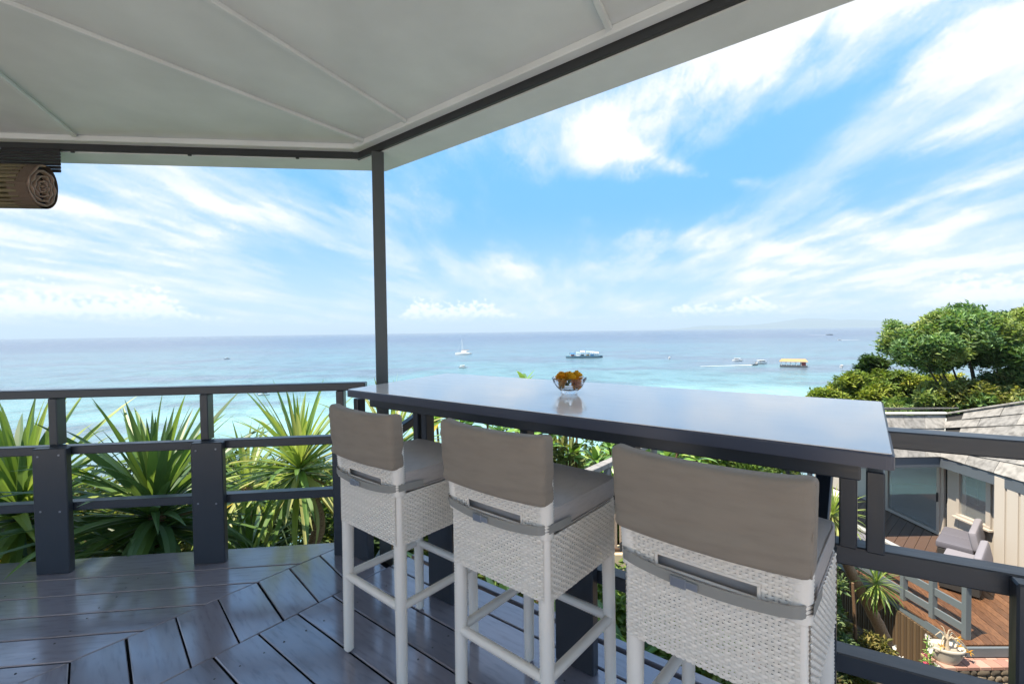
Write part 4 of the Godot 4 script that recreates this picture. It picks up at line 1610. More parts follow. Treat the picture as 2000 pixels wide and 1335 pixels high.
	tree("bushy_tree", "yellow green bushy tree right behind the table end, in front of the sea", Vector3(25.5, -12.0, -31.0), Vector3(3.4, 1.5, 2.0), Vector3(25.6, -3.2, -31.0), 100, 0.6, 7500, fine, yl, "tree", "yellow green trees", 0.8)
	tree("bushy_tree", "yellow green tree between the bushy one and the dark shade trees", Vector3(27.5, -11.0, -28.5), Vector3(2.8, 1.5, 1.8), Vector3(26.2, -2.9, -28.5), 70, 0.5, 4600, fine, yl, "tree", "yellow green trees", 0.8)
	tree("bushy_tree", "green tree tip that sticks up at the left end of the yellow green trees", Vector3(24.0, -12.0, -31.5), Vector3(1.0, 1.2, 1.0), Vector3(24.6, -2.0, -31.8), 22, 0.35, 1300, fine, [Color(0.06, 0.13, 0.03), Color(0.09, 0.16, 0.03)], "tree", "yellow green trees", 0.9)
	tree("bushy_tree", "low dark yellow tree at the far left of the group, just above the table edge", Vector3(22.0, -12.0, -31.5), Vector3(2.0, 0.9, 1.4), Vector3(22.4, -3.7, -31.5), 46, 0.5, 3400, fine, yl, "tree", "yellow green trees", 0.8)


# ---------------------------------------------------------------- things on and under the porch
func build_bowl() -> void:
	var glass := mat(Color(1, 1, 1), 0.0, 0.5)
	glass.albedo_color.a = 0.0
	glass.transparency = BaseMaterial3D.TRANSPARENCY_ALPHA
	glass.refraction_enabled = true
	glass.refraction_scale = 0.05
	var at := Vector3(0.279, 1.1105, -2.252)
	var o := thing("glass_bowl", "small cut glass bowl standing on the bar table", "bowl", at)
	var g := Geo.new()
	var sides := 48
	var prof := [[0.0, 0.0], [0.036, 0.0], [0.040, 0.004], [0.038, 0.010], [0.048, 0.018], [0.064, 0.034], [0.076, 0.054], [0.084, 0.074], [0.085, 0.077], [0.081, 0.076], [0.072, 0.055], [0.060, 0.037], [0.044, 0.023], [0.0, 0.019]]
	var pts := PackedVector3Array()
	for k in prof.size():
		for i in sides:
			var a := TAU * i / sides
			var r: float = prof[k][0]
			var y: float = prof[k][1]
			if k >= 4 and k <= 8:
				r *= 1.0 + 0.022 * cos(a * 12.0 + (PI if k % 2 else 0.0))
			if k >= 7 and k <= 9:
				y += 0.003 * cos(a * 12.0)
			pts.append(Vector3(cos(a) * r, y, -sin(a) * r))
	g.sheet(pts, sides, prof.size(), true)
	part("glass", g.mesh(), glass, o)
	var mats := [mat(Color(0.97, 0.46, 0.02), 0.7), mat(Color(0.98, 0.58, 0.03), 0.7), mat(Color(0.95, 0.36, 0.012), 0.7)]
	for m in mats:
		m.backlight_enabled = true
		m.backlight = Color(0.55, 0.30, 0.02).linear_to_srgb()
	var green := mat(Color(0.06, 0.12, 0.02), 0.7)
	g = Geo.new()
	rng.seed = 61
	for ringk in 5:
		var nn: int = [5, 9, 13, 15, 16][ringk]
		for i in nn:
			var tilt: float = [0.15, 0.5, 0.85, 1.2, 1.6][ringk] + rng.randf_range(-0.1, 0.1)
			var b := leaf_basis(tilt, TAU * i / nn + ringk, rng.randf_range(-0.6, 0.6))
			var l := 0.034 * rng.randf_range(0.85, 1.15)
			var w := 0.018
			var p := []
			for q in [Vector3(0.15, 0, 0), Vector3(0.75, 0.08, 0.5), Vector3(1.0, 0.25, 0.28), Vector3(0.96, 0.12, 0), Vector3(1.0, 0.25, -0.28), Vector3(0.75, 0.08, -0.5)]:
				p.append(b * Vector3(q.x * l, q.y * l, q.z * w))
			g.poly([p[0], p[3], p[2], p[1]], p[3] - b.y)
			g.poly([p[0], p[5], p[4], p[3]], p[3] - b.y)
	var petals := g.mesh()
	g = Geo.new()
	g.lathe([Vector2(0.002, -0.022), Vector2(0.007, -0.015), Vector2(0.009, -0.004), Vector2(0.004, 0.002)], 10)
	var cup := g.mesh()
	var spots := [[Vector3(-0.036, 0.073, 0.010), 0.3, 0.2, "deep orange marigold at the left rim of the glass bowl"], [Vector3(0.036, 0.075, -0.006), -0.25, 0.1, "bright orange marigold at the right rim of the glass bowl"], [Vector3(0.000, 0.070, 0.034), 0.1, 0.55, "orange marigold at the front of the glass bowl, between the two on the rim"], [Vector3(0.0, 0.070, -0.040), 0.0, -0.4, "marigold at the back of the glass bowl, nearest the sea"], [Vector3(-0.022, 0.050, 0.022), 0.5, 1.1, "yellowish marigold low inside the glass bowl, at its left wall"], [Vector3(0.024, 0.050, 0.024), -0.5, 1.1, "dark orange marigold low inside the glass bowl, at its right wall"]]
	for k in spots.size():
		var q = spots[k]
		var f := thing("marigold", q[3], "flower", at + q[0], 0.0, "marigolds in the glass bowl")
		f.rotation = Vector3(q[2], k * 1.3, q[1])
		part("petals", petals, mats[[0, 1, 1, 0, 1, 2][k]], f)
		part("calyx", cup, green, f)


func build_blind() -> void:
	var bamboo := [mat(Color(0.135, 0.108, 0.05), 0.5), mat(Color(0.17, 0.138, 0.066), 0.5), mat(Color(0.11, 0.088, 0.042), 0.5)]
	for m in bamboo:
		m.albedo_texture = noise_tex(0.02, 95, 4, false, 1, [[0.0, gray(0.6)], [0.6, gray(1.0)], [1.0, gray(1.0)]])
		m.uv1_scale = Vector3(1.5, 8, 1)
	var cloth := mat(Color(0.12, 0.085, 0.062), 0.9)
	cloth.normal_enabled = true
	cloth.normal_texture = noise_tex(0.1, 96, 3, true, 3.0)
	var edge := mat(Color(0.38, 0.27, 0.21), 0.9)
	var black := mat(Color(0.012, 0.011, 0.014), 0.65)
	var o := thing("bamboo_blind", "rolled up bamboo blind hanging from the porch beam at the left picture edge", "blind", on_a(2.6, 0.0, 2.30))
	var c := on_a(1.70, -0.005, 2.297) - o.position          # centre of the roll at its right end
	var left := SIDE_A
	var fwd := -OUT_A
	# outline of the roll in section: x forwards, y upwards; a teardrop
	var sect := func(a: float, k: float) -> Vector2:
		var r := k * (0.104 + 0.022 * pow(maxf(0.0, sin(a)), 4))
		return Vector2(cos(a) * r * 0.92 - 0.022 * k * maxf(0.0, sin(a)), sin(a) * r * 1.06)
	for i in 24:
		var a := TAU * (i + 0.5) / 24.0
		var p2: Vector2 = sect.call(a, 0.97)
		var q0: Vector2 = sect.call(a - TAU / 48.0, 1.0)
		var q1: Vector2 = sect.call(a + TAU / 48.0, 1.0)
		var half := q0.distance_to(q1) * 0.5
		var g := Geo.new()
		var axis := c + fwd * p2.x + Vector3.UP * p2.y
		g.tube([Vector3.ZERO, left * 2.3], [half * 0.92, half * 0.92], 8, 0.0, true, Vector3.UP, 3.0, 2.3)
		part("slat", g.mesh(), bamboo[(i * 7) % 3], o, axis + left * 0.06)
	# cloth binding round the end
	var g := Geo.new()
	var pts := PackedVector3Array()
	for i in 41:
		var a := TAU * i / 40.0
		var p2: Vector2 = sect.call(a, 1.075)
		for e in 2:
			pts.append(c + fwd * p2.x + Vector3.UP * p2.y + left * (0.105 * e))
	g.sheet(pts, 2, 41)
	part("binding", g.mesh(), cloth, o)
	# the spiral seen end-on: cloth edge with dark gaps
	g = Geo.new()
	pts.clear()
	var turns := 4.2
	for i in 221:
		var f := i / 220.0
		var a := PI * 0.5 - TAU * turns * f
		var k := lerpf(1.06, 0.10, f) + 0.02 * sin(i * 0.7)
		var p0: Vector2 = sect.call(fposmod(a, TAU), k)
		var p1: Vector2 = sect.call(fposmod(a, TAU), k - 0.085)
		for q in [[p0, 0.03], [p0, -0.002 + 0.004 * sin(i * 0.9)], [p1, -0.002 + 0.004 * sin(i * 0.9)], [p1, 0.03]]:
			pts.append(c + fwd * q[0].x + Vector3.UP * q[0].y + left * q[1])
	g.sheet(pts, 4, 221)
	part("rolled_edge", g.mesh(), edge, o)
	g = Geo.new()
	var disc := []
	for i in 24:
		var p2: Vector2 = sect.call(TAU * i / 24.0, 1.0)
		disc.append(c + fwd * p2.x + Vector3.UP * p2.y + left * 0.028)
	g.poly(disc, c + left * 0.5)
	part("roll_core", g.mesh(), black, o)
	# dark valance of narrow slats above
	for i in 7:
		g = Geo.new()
		var y := 2.551 - i * 0.0205
		var p0 := on_a(1.665, 0.080, y) - o.position
		g.bar(p0, p0 + left * 2.4, 0.010, 0.0185, 0.003)
		part("valance_slat", g.mesh(), black, o)
	bx("screw_head", on_a(1.985, 0.071, 2.551) - o.position, Vector3(0.012, 0.012, 0.01), M.chrome, o, 0.004)


func build_below() -> void:
	var pale := mat(Color(0.36, 0.35, 0.34), 0.6)
	pale.albedo_texture = noise_tex(0.02, 97, 4, false, 1, [[0.0, gray(0.75)], [1.0, gray(1.0)]])
	var o := thing("stair_handrail", "sloping pale grey timber handrail below the bar table, among the shrubs", "handrail", Vector3(0.92, -1.0, -4.8))
	var p0 := Vector3(0.55, 0.0, -4.32) - o.position
	var p1 := Vector3(1.95, -0.12, -6.25) - o.position
	rail("rail", p0, p1, 0.095, 0.055, pale, o)
	rail("lower_rail", p0 + Vector3(0, -0.34, 0), p1 + Vector3(0, -0.34, 0), 0.05, 0.07, pale, o)
	for f in [0.06, 0.34, 0.7, 0.97]:
		var q := p0.lerp(p1, f)
		rail("post", q + Vector3(0, -0.03, 0), q + Vector3(0, -1.4, 0), 0.075, 0.075, pale, o)
	rail("brace", p0.lerp(p1, 0.34) + Vector3(0.0, -0.05, 0.02), p0.lerp(p1, 0.16) + Vector3(0, -0.5, 0.02), 0.05, 0.06, pale, o)
	# slatted screen on a low rendered wall
	var w := thing("retaining_wall", "low beige rendered wall under the slatted screen, behind the middle stool", "wall", Vector3(1.5, -2.3, -5.6))
	var beige := mat(Color(0.62, 0.52, 0.36), 0.9)
	bx("wall_face", Vector3(0.1, 0.42, -0.02), Vector3(1.5, 1.16, 0.25), beige, w, 0.01)
	var s := thing("slatted_screen", "screen of narrow pale timber slats standing on the beige wall", "screen", Vector3(1.6, -1.30, -5.6))
	var wood := mat(Color(0.42, 0.33, 0.26), 0.75)
	for i in 20:
		bx("slat", Vector3(-0.62 + i * 0.066, 0.33, 0.02), Vector3(0.034, 0.66, 0.02), wood, s, 0.003)
	bx("bottom_bar", Vector3(0, 0.02, 0.045), Vector3(1.34, 0.05, 0.03), mat(Color(0.09, 0.055, 0.035), 0.8), s)
	bx("top_bar", Vector3(0, 0.64, 0.045), Vector3(1.34, 0.05, 0.03), wood, s)


# ---------------------------------------------------------------- the neighbouring house
func build_house() -> void:
	var base := Vector3(12.0, -4.5, -12.0)
	var cream := mat(Color(0.47, 0.435, 0.385), 0.6)
	var cream2 := mat(Color(0.53, 0.495, 0.44), 0.6)
	var frame := mat(Color(0.46, 0.42, 0.37), 0.5)
	var fascia := mat(Color(0.095, 0.115, 0.140), 0.5)
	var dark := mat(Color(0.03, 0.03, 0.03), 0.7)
	var inside := mat(Color(0.60, 0.63, 0.58), 0.8)
	var pane := mat(Color(0.85, 0.92, 0.92), 0.02)
	pane.albedo_color.a = 0.10
	pane.transparency = BaseMaterial3D.TRANSPARENCY_ALPHA
	var shingle := []
	for k in 3:
		var m := mat([Color(0.33, 0.325, 0.315), Color(0.38, 0.375, 0.36), Color(0.29, 0.29, 0.285)][k], 0.95)
		m.albedo_texture = noise_tex(0.02, 110 + k, 5, false, 1, [[0.0, gray(0.55)], [0.5, gray(0.88)], [1.0, gray(1.0)]])
		m.uv1_triplanar = true
		m.uv1_world_triplanar = true
		m.uv1_scale = Vector3(0.6, 0.6, 0.6)
		shingle.append(m)
	var o := thing("neighbouring_house", "cream neighbouring house with glass doors under a grey shingle roof", "house", base)
	var w2 := func(p: Vector3) -> Vector3: return p - base
	# walls on the plane x = 12
	bx("wall", w2.call(Vector3(12.1, -3.4, -16.4)), Vector3(0.2, 2.4, 3.5), cream, o, 0.01)
	bx("wall", w2.call(Vector3(12.1, -3.4, -12.42)), Vector3(0.2, 2.4, 0.34), cream, o, 0.01)
	bx("wall", w2.call(Vector3(12.1, -4.12, -11.82)), Vector3(0.2, 0.80, 0.86), cream, o, 0.01)
	bx("wall", w2.call(Vector3(12.1, -3.4, -11.15)), Vector3(0.2, 2.4, 0.48), cream, o, 0.01)
	# boarded wall nearer by
	var near := bx("boarded_wall", w2.call(Vector3(11.72, -3.5, -8.8)), Vector3(0.3, 2.6, 4.2), cream, o, 0.01)
	for i in 15:
		bx("board", Vector3(-0.165, 0, -2.0 + i * 0.285), Vector3(0.03, 2.58, 0.235), cream2, near, 0.006)
	# sliding glass door
	var door := bx("sliding_door", w2.call(Vector3(12.0, -4.44, -13.62)), Vector3(0.10, 0.09, 1.96), frame, o, 0.006)
	for z in [-0.97, 0.80, 0.90]:
		bx("stile", Vector3(0.02 if z > 0.85 else 0.0, 1.1, z), Vector3(0.07, 2.12, 0.10), frame, door, 0.006)
	bx("head_rail", Vector3(0, 2.17, -0.02), Vector3(0.09, 0.08, 1.96), frame, door, 0.006)
	bx("pane", Vector3(0, 1.1, -0.085), Vector3(0.012, 2.06, 1.67), pane, door, 0.0)
	bx("handle", Vector3(-0.06, 1.02, 0.80), Vector3(0.04, 0.26, 0.03), dark, door, 0.006)
	# window
	var win := bx("window", w2.call(Vector3(12.0, -3.70, -11.83)), Vector3(0.12, 0.08, 0.88), frame, o, 0.006)
	for z in [-0.41, 0.38]:
		bx("frame", Vector3(0, 0.72, z), Vector3(0.10, 1.40, 0.08 if z < 0 else 0.12), frame, win, 0.006)
	bx("frame", Vector3(0, 1.42, -0.02), Vector3(0.10, 0.07, 0.70), frame, win, 0.006)
	bx("pane", Vector3(0, 0.71, -0.02), Vector3(0.012, 1.36, 0.70), pane, win, 0.0)
	bx("sill", Vector3(-0.07, -0.05, 0), Vector3(0.12, 0.05, 0.98), frame, win, 0.006)
	# the room behind
	bx("room_floor", w2.call(Vector3(14.1, -4.55, -13.2)), Vector3(4.0, 0.1, 7.6), mat(Color(0.30, 0.31, 0.31), 0.25), o, 0.0)
	bx("room_back_wall", w2.call(Vector3(16.2, -3.4, -13.2)), Vector3(0.2, 2.6, 8.0), inside, o, 0.0)
	bx("room_side_wall", w2.call(Vector3(14.2, -3.4, -17.2)), Vector3(4.0, 2.6, 0.2), inside, o, 0.0)
	bx("room_side_wall", w2.call(Vector3(14.2, -3.4, -9.4)), Vector3(4.0, 2.6, 0.2), inside, o, 0.0)
	bx("room_ceiling", w2.call(Vector3(14.2, -2.12, -13.2)), Vector3(4.2, 0.1, 8.0), inside, o, 0.0)
	var cab := thing("drawer_cabinet", "pale green chest of drawers inside the house, seen through the sliding glass door", "cabinet", Vector3(15.5, -4.5, -15.6))
	var pg := mat(Color(0.42, 0.50, 0.44), 0.5)
	bx("carcass", Vector3(0, 0.55, 0), Vector3(0.6, 1.1, 1.5), pg, cab, 0.01)
	for r in 4:
		for c in 2:
			var d := bx("drawer", Vector3(-0.31, 0.16 + r * 0.26, -0.36 + c * 0.72), Vector3(0.03, 0.23, 0.68), pg, cab, 0.006)
			bx("knob", Vector3(-0.03, 0, 0), Vector3(0.03, 0.03, 0.03), dark, d, 0.008)
	var wt := mat(Color(0.75, 0.77, 0.78), 0.4)
	var ch := thing("dining_chair", "white chair with curved legs just inside the sliding glass door", "chair", Vector3(13.1, -4.5, -13.55), 0.5)
	bx("seat", Vector3(0, 0.46, 0), Vector3(0.46, 0.05, 0.46), wt, ch, 0.012)
	var g: Geo
	for q in [[-1, -1], [1, -1], [-1, 1], [1, 1]]:
		g = Geo.new()
		var path := []
		for i in 7:
			var f := i / 6.0
			path.append(Vector3(q[0] * (0.20 + 0.05 * f * f), 0.45 * (1 - f), q[1] * (0.20 + 0.05 * f * f)))
		g.tube(path, [0.02, 0.02, 0.018, 0.018, 0.016, 0.016, 0.016], 7)
		part("leg", g.mesh(), wt, ch)
	g = Geo.new()
	g.soft(Vector3(0.44, 0.5, 0.04), 0.018, 6, func(p: Vector3) -> Vector3: return p + Vector3(0, 0, -0.05 * (1 - pow(p.x / 0.22, 2))), Transform3D(Basis(), Vector3(0, 0.74, 0.22)))
	part("backrest", g.mesh(), wt, ch)
	var tb := thing("side_table", "small round white table with a green glass top behind the house window", "table", Vector3(12.9, -4.5, -12.0))
	g = Geo.new()
	g.lathe([Vector2(0.0, 0.0), Vector2(0.18, 0.0), Vector2(0.18, 0.02), Vector2(0.03, 0.04), Vector2(0.03, 0.68), Vector2(0.0, 0.68)], 16)
	part("pedestal", g.mesh(), wt, tb)
	g = Geo.new()
	g.lathe([Vector2(0.0, 0.68), Vector2(0.30, 0.68), Vector2(0.31, 0.70), Vector2(0.30, 0.715), Vector2(0.0, 0.715)], 24)
	part("top", g.mesh(), mat(Color(0.30, 0.48, 0.30), 0.15), tb)
	# eaves
	var e0 := Vector3(8.8, -2.25, -12.35)
	var e1 := Vector3(11.62, -2.25, -12.38)
	var e2 := Vector3(11.45, -2.25, -6.0)
	rail("fascia", w2.call(e0 + Vector3(0, -0.04, 0)), w2.call(e1 + Vector3(0, -0.04, 0)), 0.03, 0.28, fascia, o)
	rail("fascia", w2.call(e1 + Vector3(-0.02, -0.038, 0.02)), w2.call(e2 + Vector3(-0.02, -0.038, 0)), 0.03, 0.28, fascia, o)
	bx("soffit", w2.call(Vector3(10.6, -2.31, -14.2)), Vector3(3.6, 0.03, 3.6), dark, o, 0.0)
	bx("soffit", w2.call(Vector3(12.12, -2.33, -9.3)), Vector3(0.9, 0.03, 6.0), mat(Color(0.3, 0.29, 0.27), 0.8), o, 0.0)
	# shingled slopes: every slab a piece
	var slope := func(a: Vector3, b: Vector3, c: Vector3, d: Vector3, nu: int, nv: int, called: String) -> void:
		# a-b along the eave, d-c along the top
		var r := Node3D.new()
		r.name = called
		o.add_child(r, true)
		var nrm := (b - a).cross(d - a).normalized()
		if nrm.y < 0:
			nrm = -nrm
		var gg := Geo.new()
		gg.poly([w2.call(a - nrm * 0.03), w2.call(b - nrm * 0.03), w2.call(c - nrm * 0.03), w2.call(d - nrm * 0.03)], w2.call((a + c) * 0.5) - nrm)
		part("underlay", gg.mesh(), dark, r)
		for j in nv:
			for i in nu:
				var sh := 0.0 if j % 2 == 0 else 0.5
				var u0 := (i + sh) / nu
				var u1 := minf(1.0, (i + sh + 0.985) / nu)
				if j % 2 and i == nu - 1:
					u1 = 1.0
				var v0 := float(j) / nv
				var v1 := (j + 1.0) / nv
				var q := []
				for e in [[u0, v0, 0.035], [u1, v0, 0.035], [u1, v1, 0.006], [u0, v1, 0.006]]:
					var p: Vector3 = a.lerp(b, e[0]).lerp(d.lerp(c, e[0]), e[1])
					q.append(w2.call(p + nrm * (e[2] + 0.006 * sin(i * 3.1 + j * 1.7))))
				var lower := []
				for p in q:
					lower.append(p - nrm * 0.022)
				gg = Geo.new()
				var mid: Vector3 = (q[0] + q[2]) * 0.5 - nrm * 0.011
				gg.poly(q, mid)
				for k in 4:
					gg.poly([q[k], q[(k + 1) % 4], lower[(k + 1) % 4], lower[k]], mid)
				part("shingle", gg.mesh(), shingle[(i * 5 + j * 3) % 3], r)
	slope.call(e1 + Vector3(-0.03, 0.10, 0.05), e2 + Vector3(-0.03, 0.10, 0), Vector3(14.9, 1.5, -6.0), Vector3(12.3, -1.12, -12.95), 9, 6, "roof")
	slope.call(e0 + Vector3(0, 0.10, 0.03), e1 + Vector3(0.02, 0.10, 0.03), Vector3(12.3, -1.13, -12.95), Vector3(8.8, -1.10, -13.1), 6, 3, "roof")
	slope.call(Vector3(12.9, -1.35, -15.2), Vector3(8.8, -1.35, -15.2), Vector3(8.8, -1.02, -13.9), Vector3(13.2, -1.02, -13.5), 6, 1, "roof")
	rail("ridge_cap", w2.call(Vector3(8.8, -1.06, -13.08)), w2.call(Vector3(12.32, -1.07, -12.95)), 0.16, 0.05, mat(Color(0.62, 0.60, 0.56), 0.8), o, 0.012)
	rail("ridge_cap", w2.call(Vector3(12.32, -1.08, -12.95)), w2.call(Vector3(14.9, 1.54, -6.0)), 0.18, 0.05, shingle[1], o, 0.012)
	# wave-edged gutter trim under the shingles
	for i in 16:
		bx("gutter_clip", w2.call(e1.lerp(e2, (i + 0.5) / 16.0) + Vector3(-0.035, 0.115, 0)), Vector3(0.06, 0.022, 0.16), dark, o, 0.006)

	# its timber deck
	var dk := Node3D.new()
	dk.name = "neighbour_deck"
	add_child(dk)
	structure(dk)
	var woods := []
	for k in 3:
		var m := mat([Color(0.16, 0.078, 0.040), Color(0.19, 0.094, 0.048), Color(0.13, 0.064, 0.034)][k], 0.42)
		m.albedo_texture = noise_tex(0.02, 120 + k, 5, false, 1, [[0.0, gray(0.55)], [0.6, gray(1.0)], [1.0, gray(1.0)]])
		m.uv1_scale = Vector3(0.5, 5, 1)
		woods.append(m)
	var brown := mat(Color(0.115, 0.075, 0.058), 0.25)
	var edge := PackedVector2Array([Vector2(8.32, -8.36), Vector2(12.2, -8.30), Vector2(12.2, -16.0), Vector2(8.2, -16.0), Vector2(8.2, -9.9)])
	# orange boards in front, older brown boards by the doors
	var split_n := Vector2(0.35, -0.94)
	for half in 2:
		var dir: Vector2 = [Vector2(-0.26, 0.965), Vector2(0.75, -0.66)][half]
		var nn := Vector2(-dir.y, dir.x)
		var pitch: float = [0.155, 0.21][half]
		var field := cut(edge, Vector2(9.3, -10.6), split_n if half == 0 else -split_n)
		for i in 130:
			var t := -14.0 + i * pitch
			var q := cut(cut(field, nn * t, -nn), nn * (t + pitch - 0.007), nn)
			if q.size() < 3 or area(q) < 0.01:
				continue
			if Geometry2D.is_polygon_clockwise(q):
				q.reverse()
			var gg := Geo.new()
			gg.slab(q, -4.54, -4.50, 0.004, dir, Vector2(i * 0.37, i * 0.11))
			part("plank", gg.mesh(), woods[(i * 5) % 3] if half == 0 else brown, dk)
	var paint := mat(Color(0.135, 0.165, 0.185), 0.45)
	rail("rim_board", Vector3(8.30, -4.60, -8.32), Vector3(8.17, -4.60, -16.0), 0.05, 0.17, paint, dk)
	rail("rim_board", Vector3(8.28, -4.60, -8.31), Vector3(12.2, -4.60, -8.25), 0.05, 0.17, paint, dk)
	var rl := thing("house_railing", "grey blue railing of the neighbouring wooden deck, three flat rails between posts", "railing", Vector3(8.48, -4.5, -8.6))
	var posts := [Vector3(8.51, 0, -8.52), Vector3(8.46, 0, -9.15), Vector3(8.41, 0, -9.78), Vector3(8.36, 0, -10.42), Vector3(8.31, 0, -11.1), Vector3(8.28, 0, -11.8), Vector3(8.25, 0, -12.5)]
	for i in posts.size():
		var p: Vector3 = posts[i] - Vector3(8.48, 0, -8.6)
		bx("post", p + Vector3(0, 0.52, 0), Vector3(0.11, 1.04, 0.09), paint, rl, 0.006)
		if i + 1 < posts.size():
			var q: Vector3 = posts[i + 1] - Vector3(8.48, 0, -8.6)
			for hh in [0.17, 0.56]:
				rail("rail", p + Vector3(0, hh, -0.045), q + Vector3(0, hh, 0.045), 0.035, 0.15, paint, rl)
	rail("top_rail", posts[0] - Vector3(8.48, -1.06, -8.6) + Vector3(0, 0, 0.08), posts[-1] - Vector3(8.48, -1.06, -8.6), 0.13, 0.045, mat(Color(0.36, 0.37, 0.37), 0.5), rl)
	# bamboo skirting under the deck
	var sk := thing("bamboo_skirting", "row of upright brown bamboo poles closing the space under the neighbouring deck", "screen", Vector3(8.24, -5.5, -8.5))
	var bam := [mat(Color(0.085, 0.057, 0.032), 0.7), mat(Color(0.12, 0.082, 0.045), 0.7)]
	for i in 46:
		g = Geo.new()
		g.tube([Vector3(0, -0.4, 0), Vector3(0, 0.81, 0)], [0.034, 0.034], 8)
		part("bamboo_pole", g.mesh(), bam[(i * 3) % 2], sk, Vector3(0.02 - 0.0014 * i, 0, -i * 0.073))
	# sofas on the deck
	var blueg := mat(Color(0.12, 0.12, 0.15), 0.8)
	var paleg := mat(Color(0.23, 0.225, 0.26), 0.8)
	for k in 2:
		var so := thing("garden_sofa", ["grey blue garden sofa by the house window, farther from the camera", "pale grey garden sofa nearer the camera, at the boarded wall"][k], "sofa", [Vector3(11.33, -4.5, -11.55), Vector3(10.25, -4.5, -10.35)][k], deg_to_rad(39.5), "garden sofas on the neighbouring deck")
		bx("base", Vector3(0, 0.2, 0), Vector3(1.26, 0.30, 0.66), dark, so, 0.01)
		for s in [-1, 1]:
			g = Geo.new()
			g.soft(Vector3(0.64, 0.17, 0.68), 0.04, 6)
			part("seat_cushion", g.mesh(), blueg if k == 0 else paleg, so, Vector3(s * 0.325, 0.44, -0.02))
		g = Geo.new()
		g.soft(Vector3(1.30, 0.46, 0.15), 0.05, 8, null, Transform3D(Basis(Vector3.RIGHT, -0.2), Vector3(0, 0.70, 0.33)))
		part("back_cushion", g.mesh(), paleg, so)
	# paved ledge on a rough stone wall
	var wl := thing("stone_wall", "low rough stone wall with a reddish paved top in front of the neighbouring deck", "wall", Vector3(9.15, -5.6, -8.25))
	bx("core", Vector3(0, 0.40, -0.03), Vector3(3.1, 0.8, 0.30), mat(Color(0.06, 0.05, 0.04), 0.95), wl, 0.0)
	rng.seed = 71
	var stones := [mat(Color(0.20, 0.165, 0.12), 0.95), mat(Color(0.13, 0.11, 0.085), 0.95), mat(Color(0.26, 0.22, 0.165), 0.95)]
	for r in 7:
		var x := -1.55 + rng.randf_range(0, 0.08)
		while x < 1.5:
			var ww := rng.randf_range(0.12, 0.26)
			g = Geo.new()
			g.soft(Vector3(ww - 0.015, 0.112, 0.12), 0.03, 3, func(p: Vector3) -> Vector3: return p + Vector3(sin(p.y * 60), sin(p.x * 43 + x * 9), sin(p.x * 37 + p.y * 51)) * 0.006)
			part("stone", g.mesh(), stones[rng.randi() % 3], wl, Vector3(x + ww * 0.5, 0.06 + r * 0.122, 0.14))
			x += ww
	var brick := [mat(Color(0.36, 0.20, 0.155), 0.85), mat(Color(0.42, 0.27, 0.22), 0.85), mat(Color(0.30, 0.17, 0.14), 0.85)]
	for i in 15:
		for j in 2:
			bx("paver", Vector3(-1.47 + i * 0.21 + (0.1 if j else 0.0), 0.868, -0.095 + j * 0.195), Vector3(0.20, 0.06, 0.19), brick[(i * 2 + j) % 3], wl, 0.006)
	# white planter with a desert rose
	var po := thing("planter", "oval white planter with a ribbed wall on the paved ledge", "planter", Vector3(7.85, -4.702, -8.22), deg_to_rad(-20))
	g = Geo.new()
	var pts := PackedVector3Array()
	var prof := [[0.0, 0.0], [0.60, 0.0], [0.66, 0.02], [0.86, 0.12], [0.97, 0.235], [1.04, 0.24], [1.05, 0.285], [0.95, 0.29], [0.90, 0.22], [0.0, 0.20]]
	for q in prof:
		for i in 40:
			var a := TAU * i / 40.0
			var rr: float = q[0] * (1.0 + (0.012 * sin(a * 20) if q[1] > 0.03 and q[1] < 0.24 else 0.0))
			pts.append(Vector3(cos(a) * rr * 0.26, q[1], sin(a) * rr * 0.17))
	g.sheet(pts, 40, prof.size(), true)
	part("body", g.mesh(), mat(Color(0.66, 0.62, 0.54), 0.7), po)
	g = Geo.new()
	g.soft(Vector3(0.42, 0.03, 0.26), 0.012, 8, func(p: Vector3) -> Vector3: return p + Vector3(0, 0.012 * sin(p.x * 60) * sin(p.z * 70), 0))
	part("pebbles", g.mesh(), mat(Color(0.33, 0.29, 0.24), 0.9), po, Vector3(0, 0.215, 0))
	var dr := thing("desert_rose", "bare grey desert rose with a few orange leaves, planted in the oval planter", "plant", Vector3(7.85, -4.475, -8.22))
	rng.seed = 81
	var barkg := mat(Color(0.42, 0.36, 0.27), 0.85)
	trunk_tube(dr, [Vector3(0, -0.02, 0), Vector3(0.0, 0.12, 0), Vector3(0.02, 0.26, 0)], 0.055, 0.02, barkg)
	var lm := [leafmat(Color(0.45, 0.22, 0.02), Color(0.3, 0.16, 0.01)), leafmat(Color(0.5, 0.33, 0.05), Color(0.3, 0.2, 0.02))]
	var lf := strap(0.075, 0.028, 0.5, 0.1, 0, 4, 2.2)
	for e in [Vector3(-0.16, 0.10, 0.06), Vector3(0.10, 0.34, 0.0), Vector3(0.36, -0.02, 0.06), Vector3(-0.06, 0.40, -0.05), Vector3(0.14, 0.10, 0.10), Vector3(-0.16, 0.22, -0.05), Vector3(0.25, 0.16, -0.04)]:
		trunk_tube(dr, [Vector3(0, 0.16, 0), Vector3(e.x * 0.5, 0.22 + e.y * 0.4, e.z * 0.5), e], 0.018, 0.006, barkg, "branch")
		if e.y < 0.2:
			for i in 9:
				part_at("leaf", lf, lm[i % 2], dr, Transform3D(leaf_basis(rng.randf_range(0.4, 2.2), i * 2.4), e))
	build_garden()


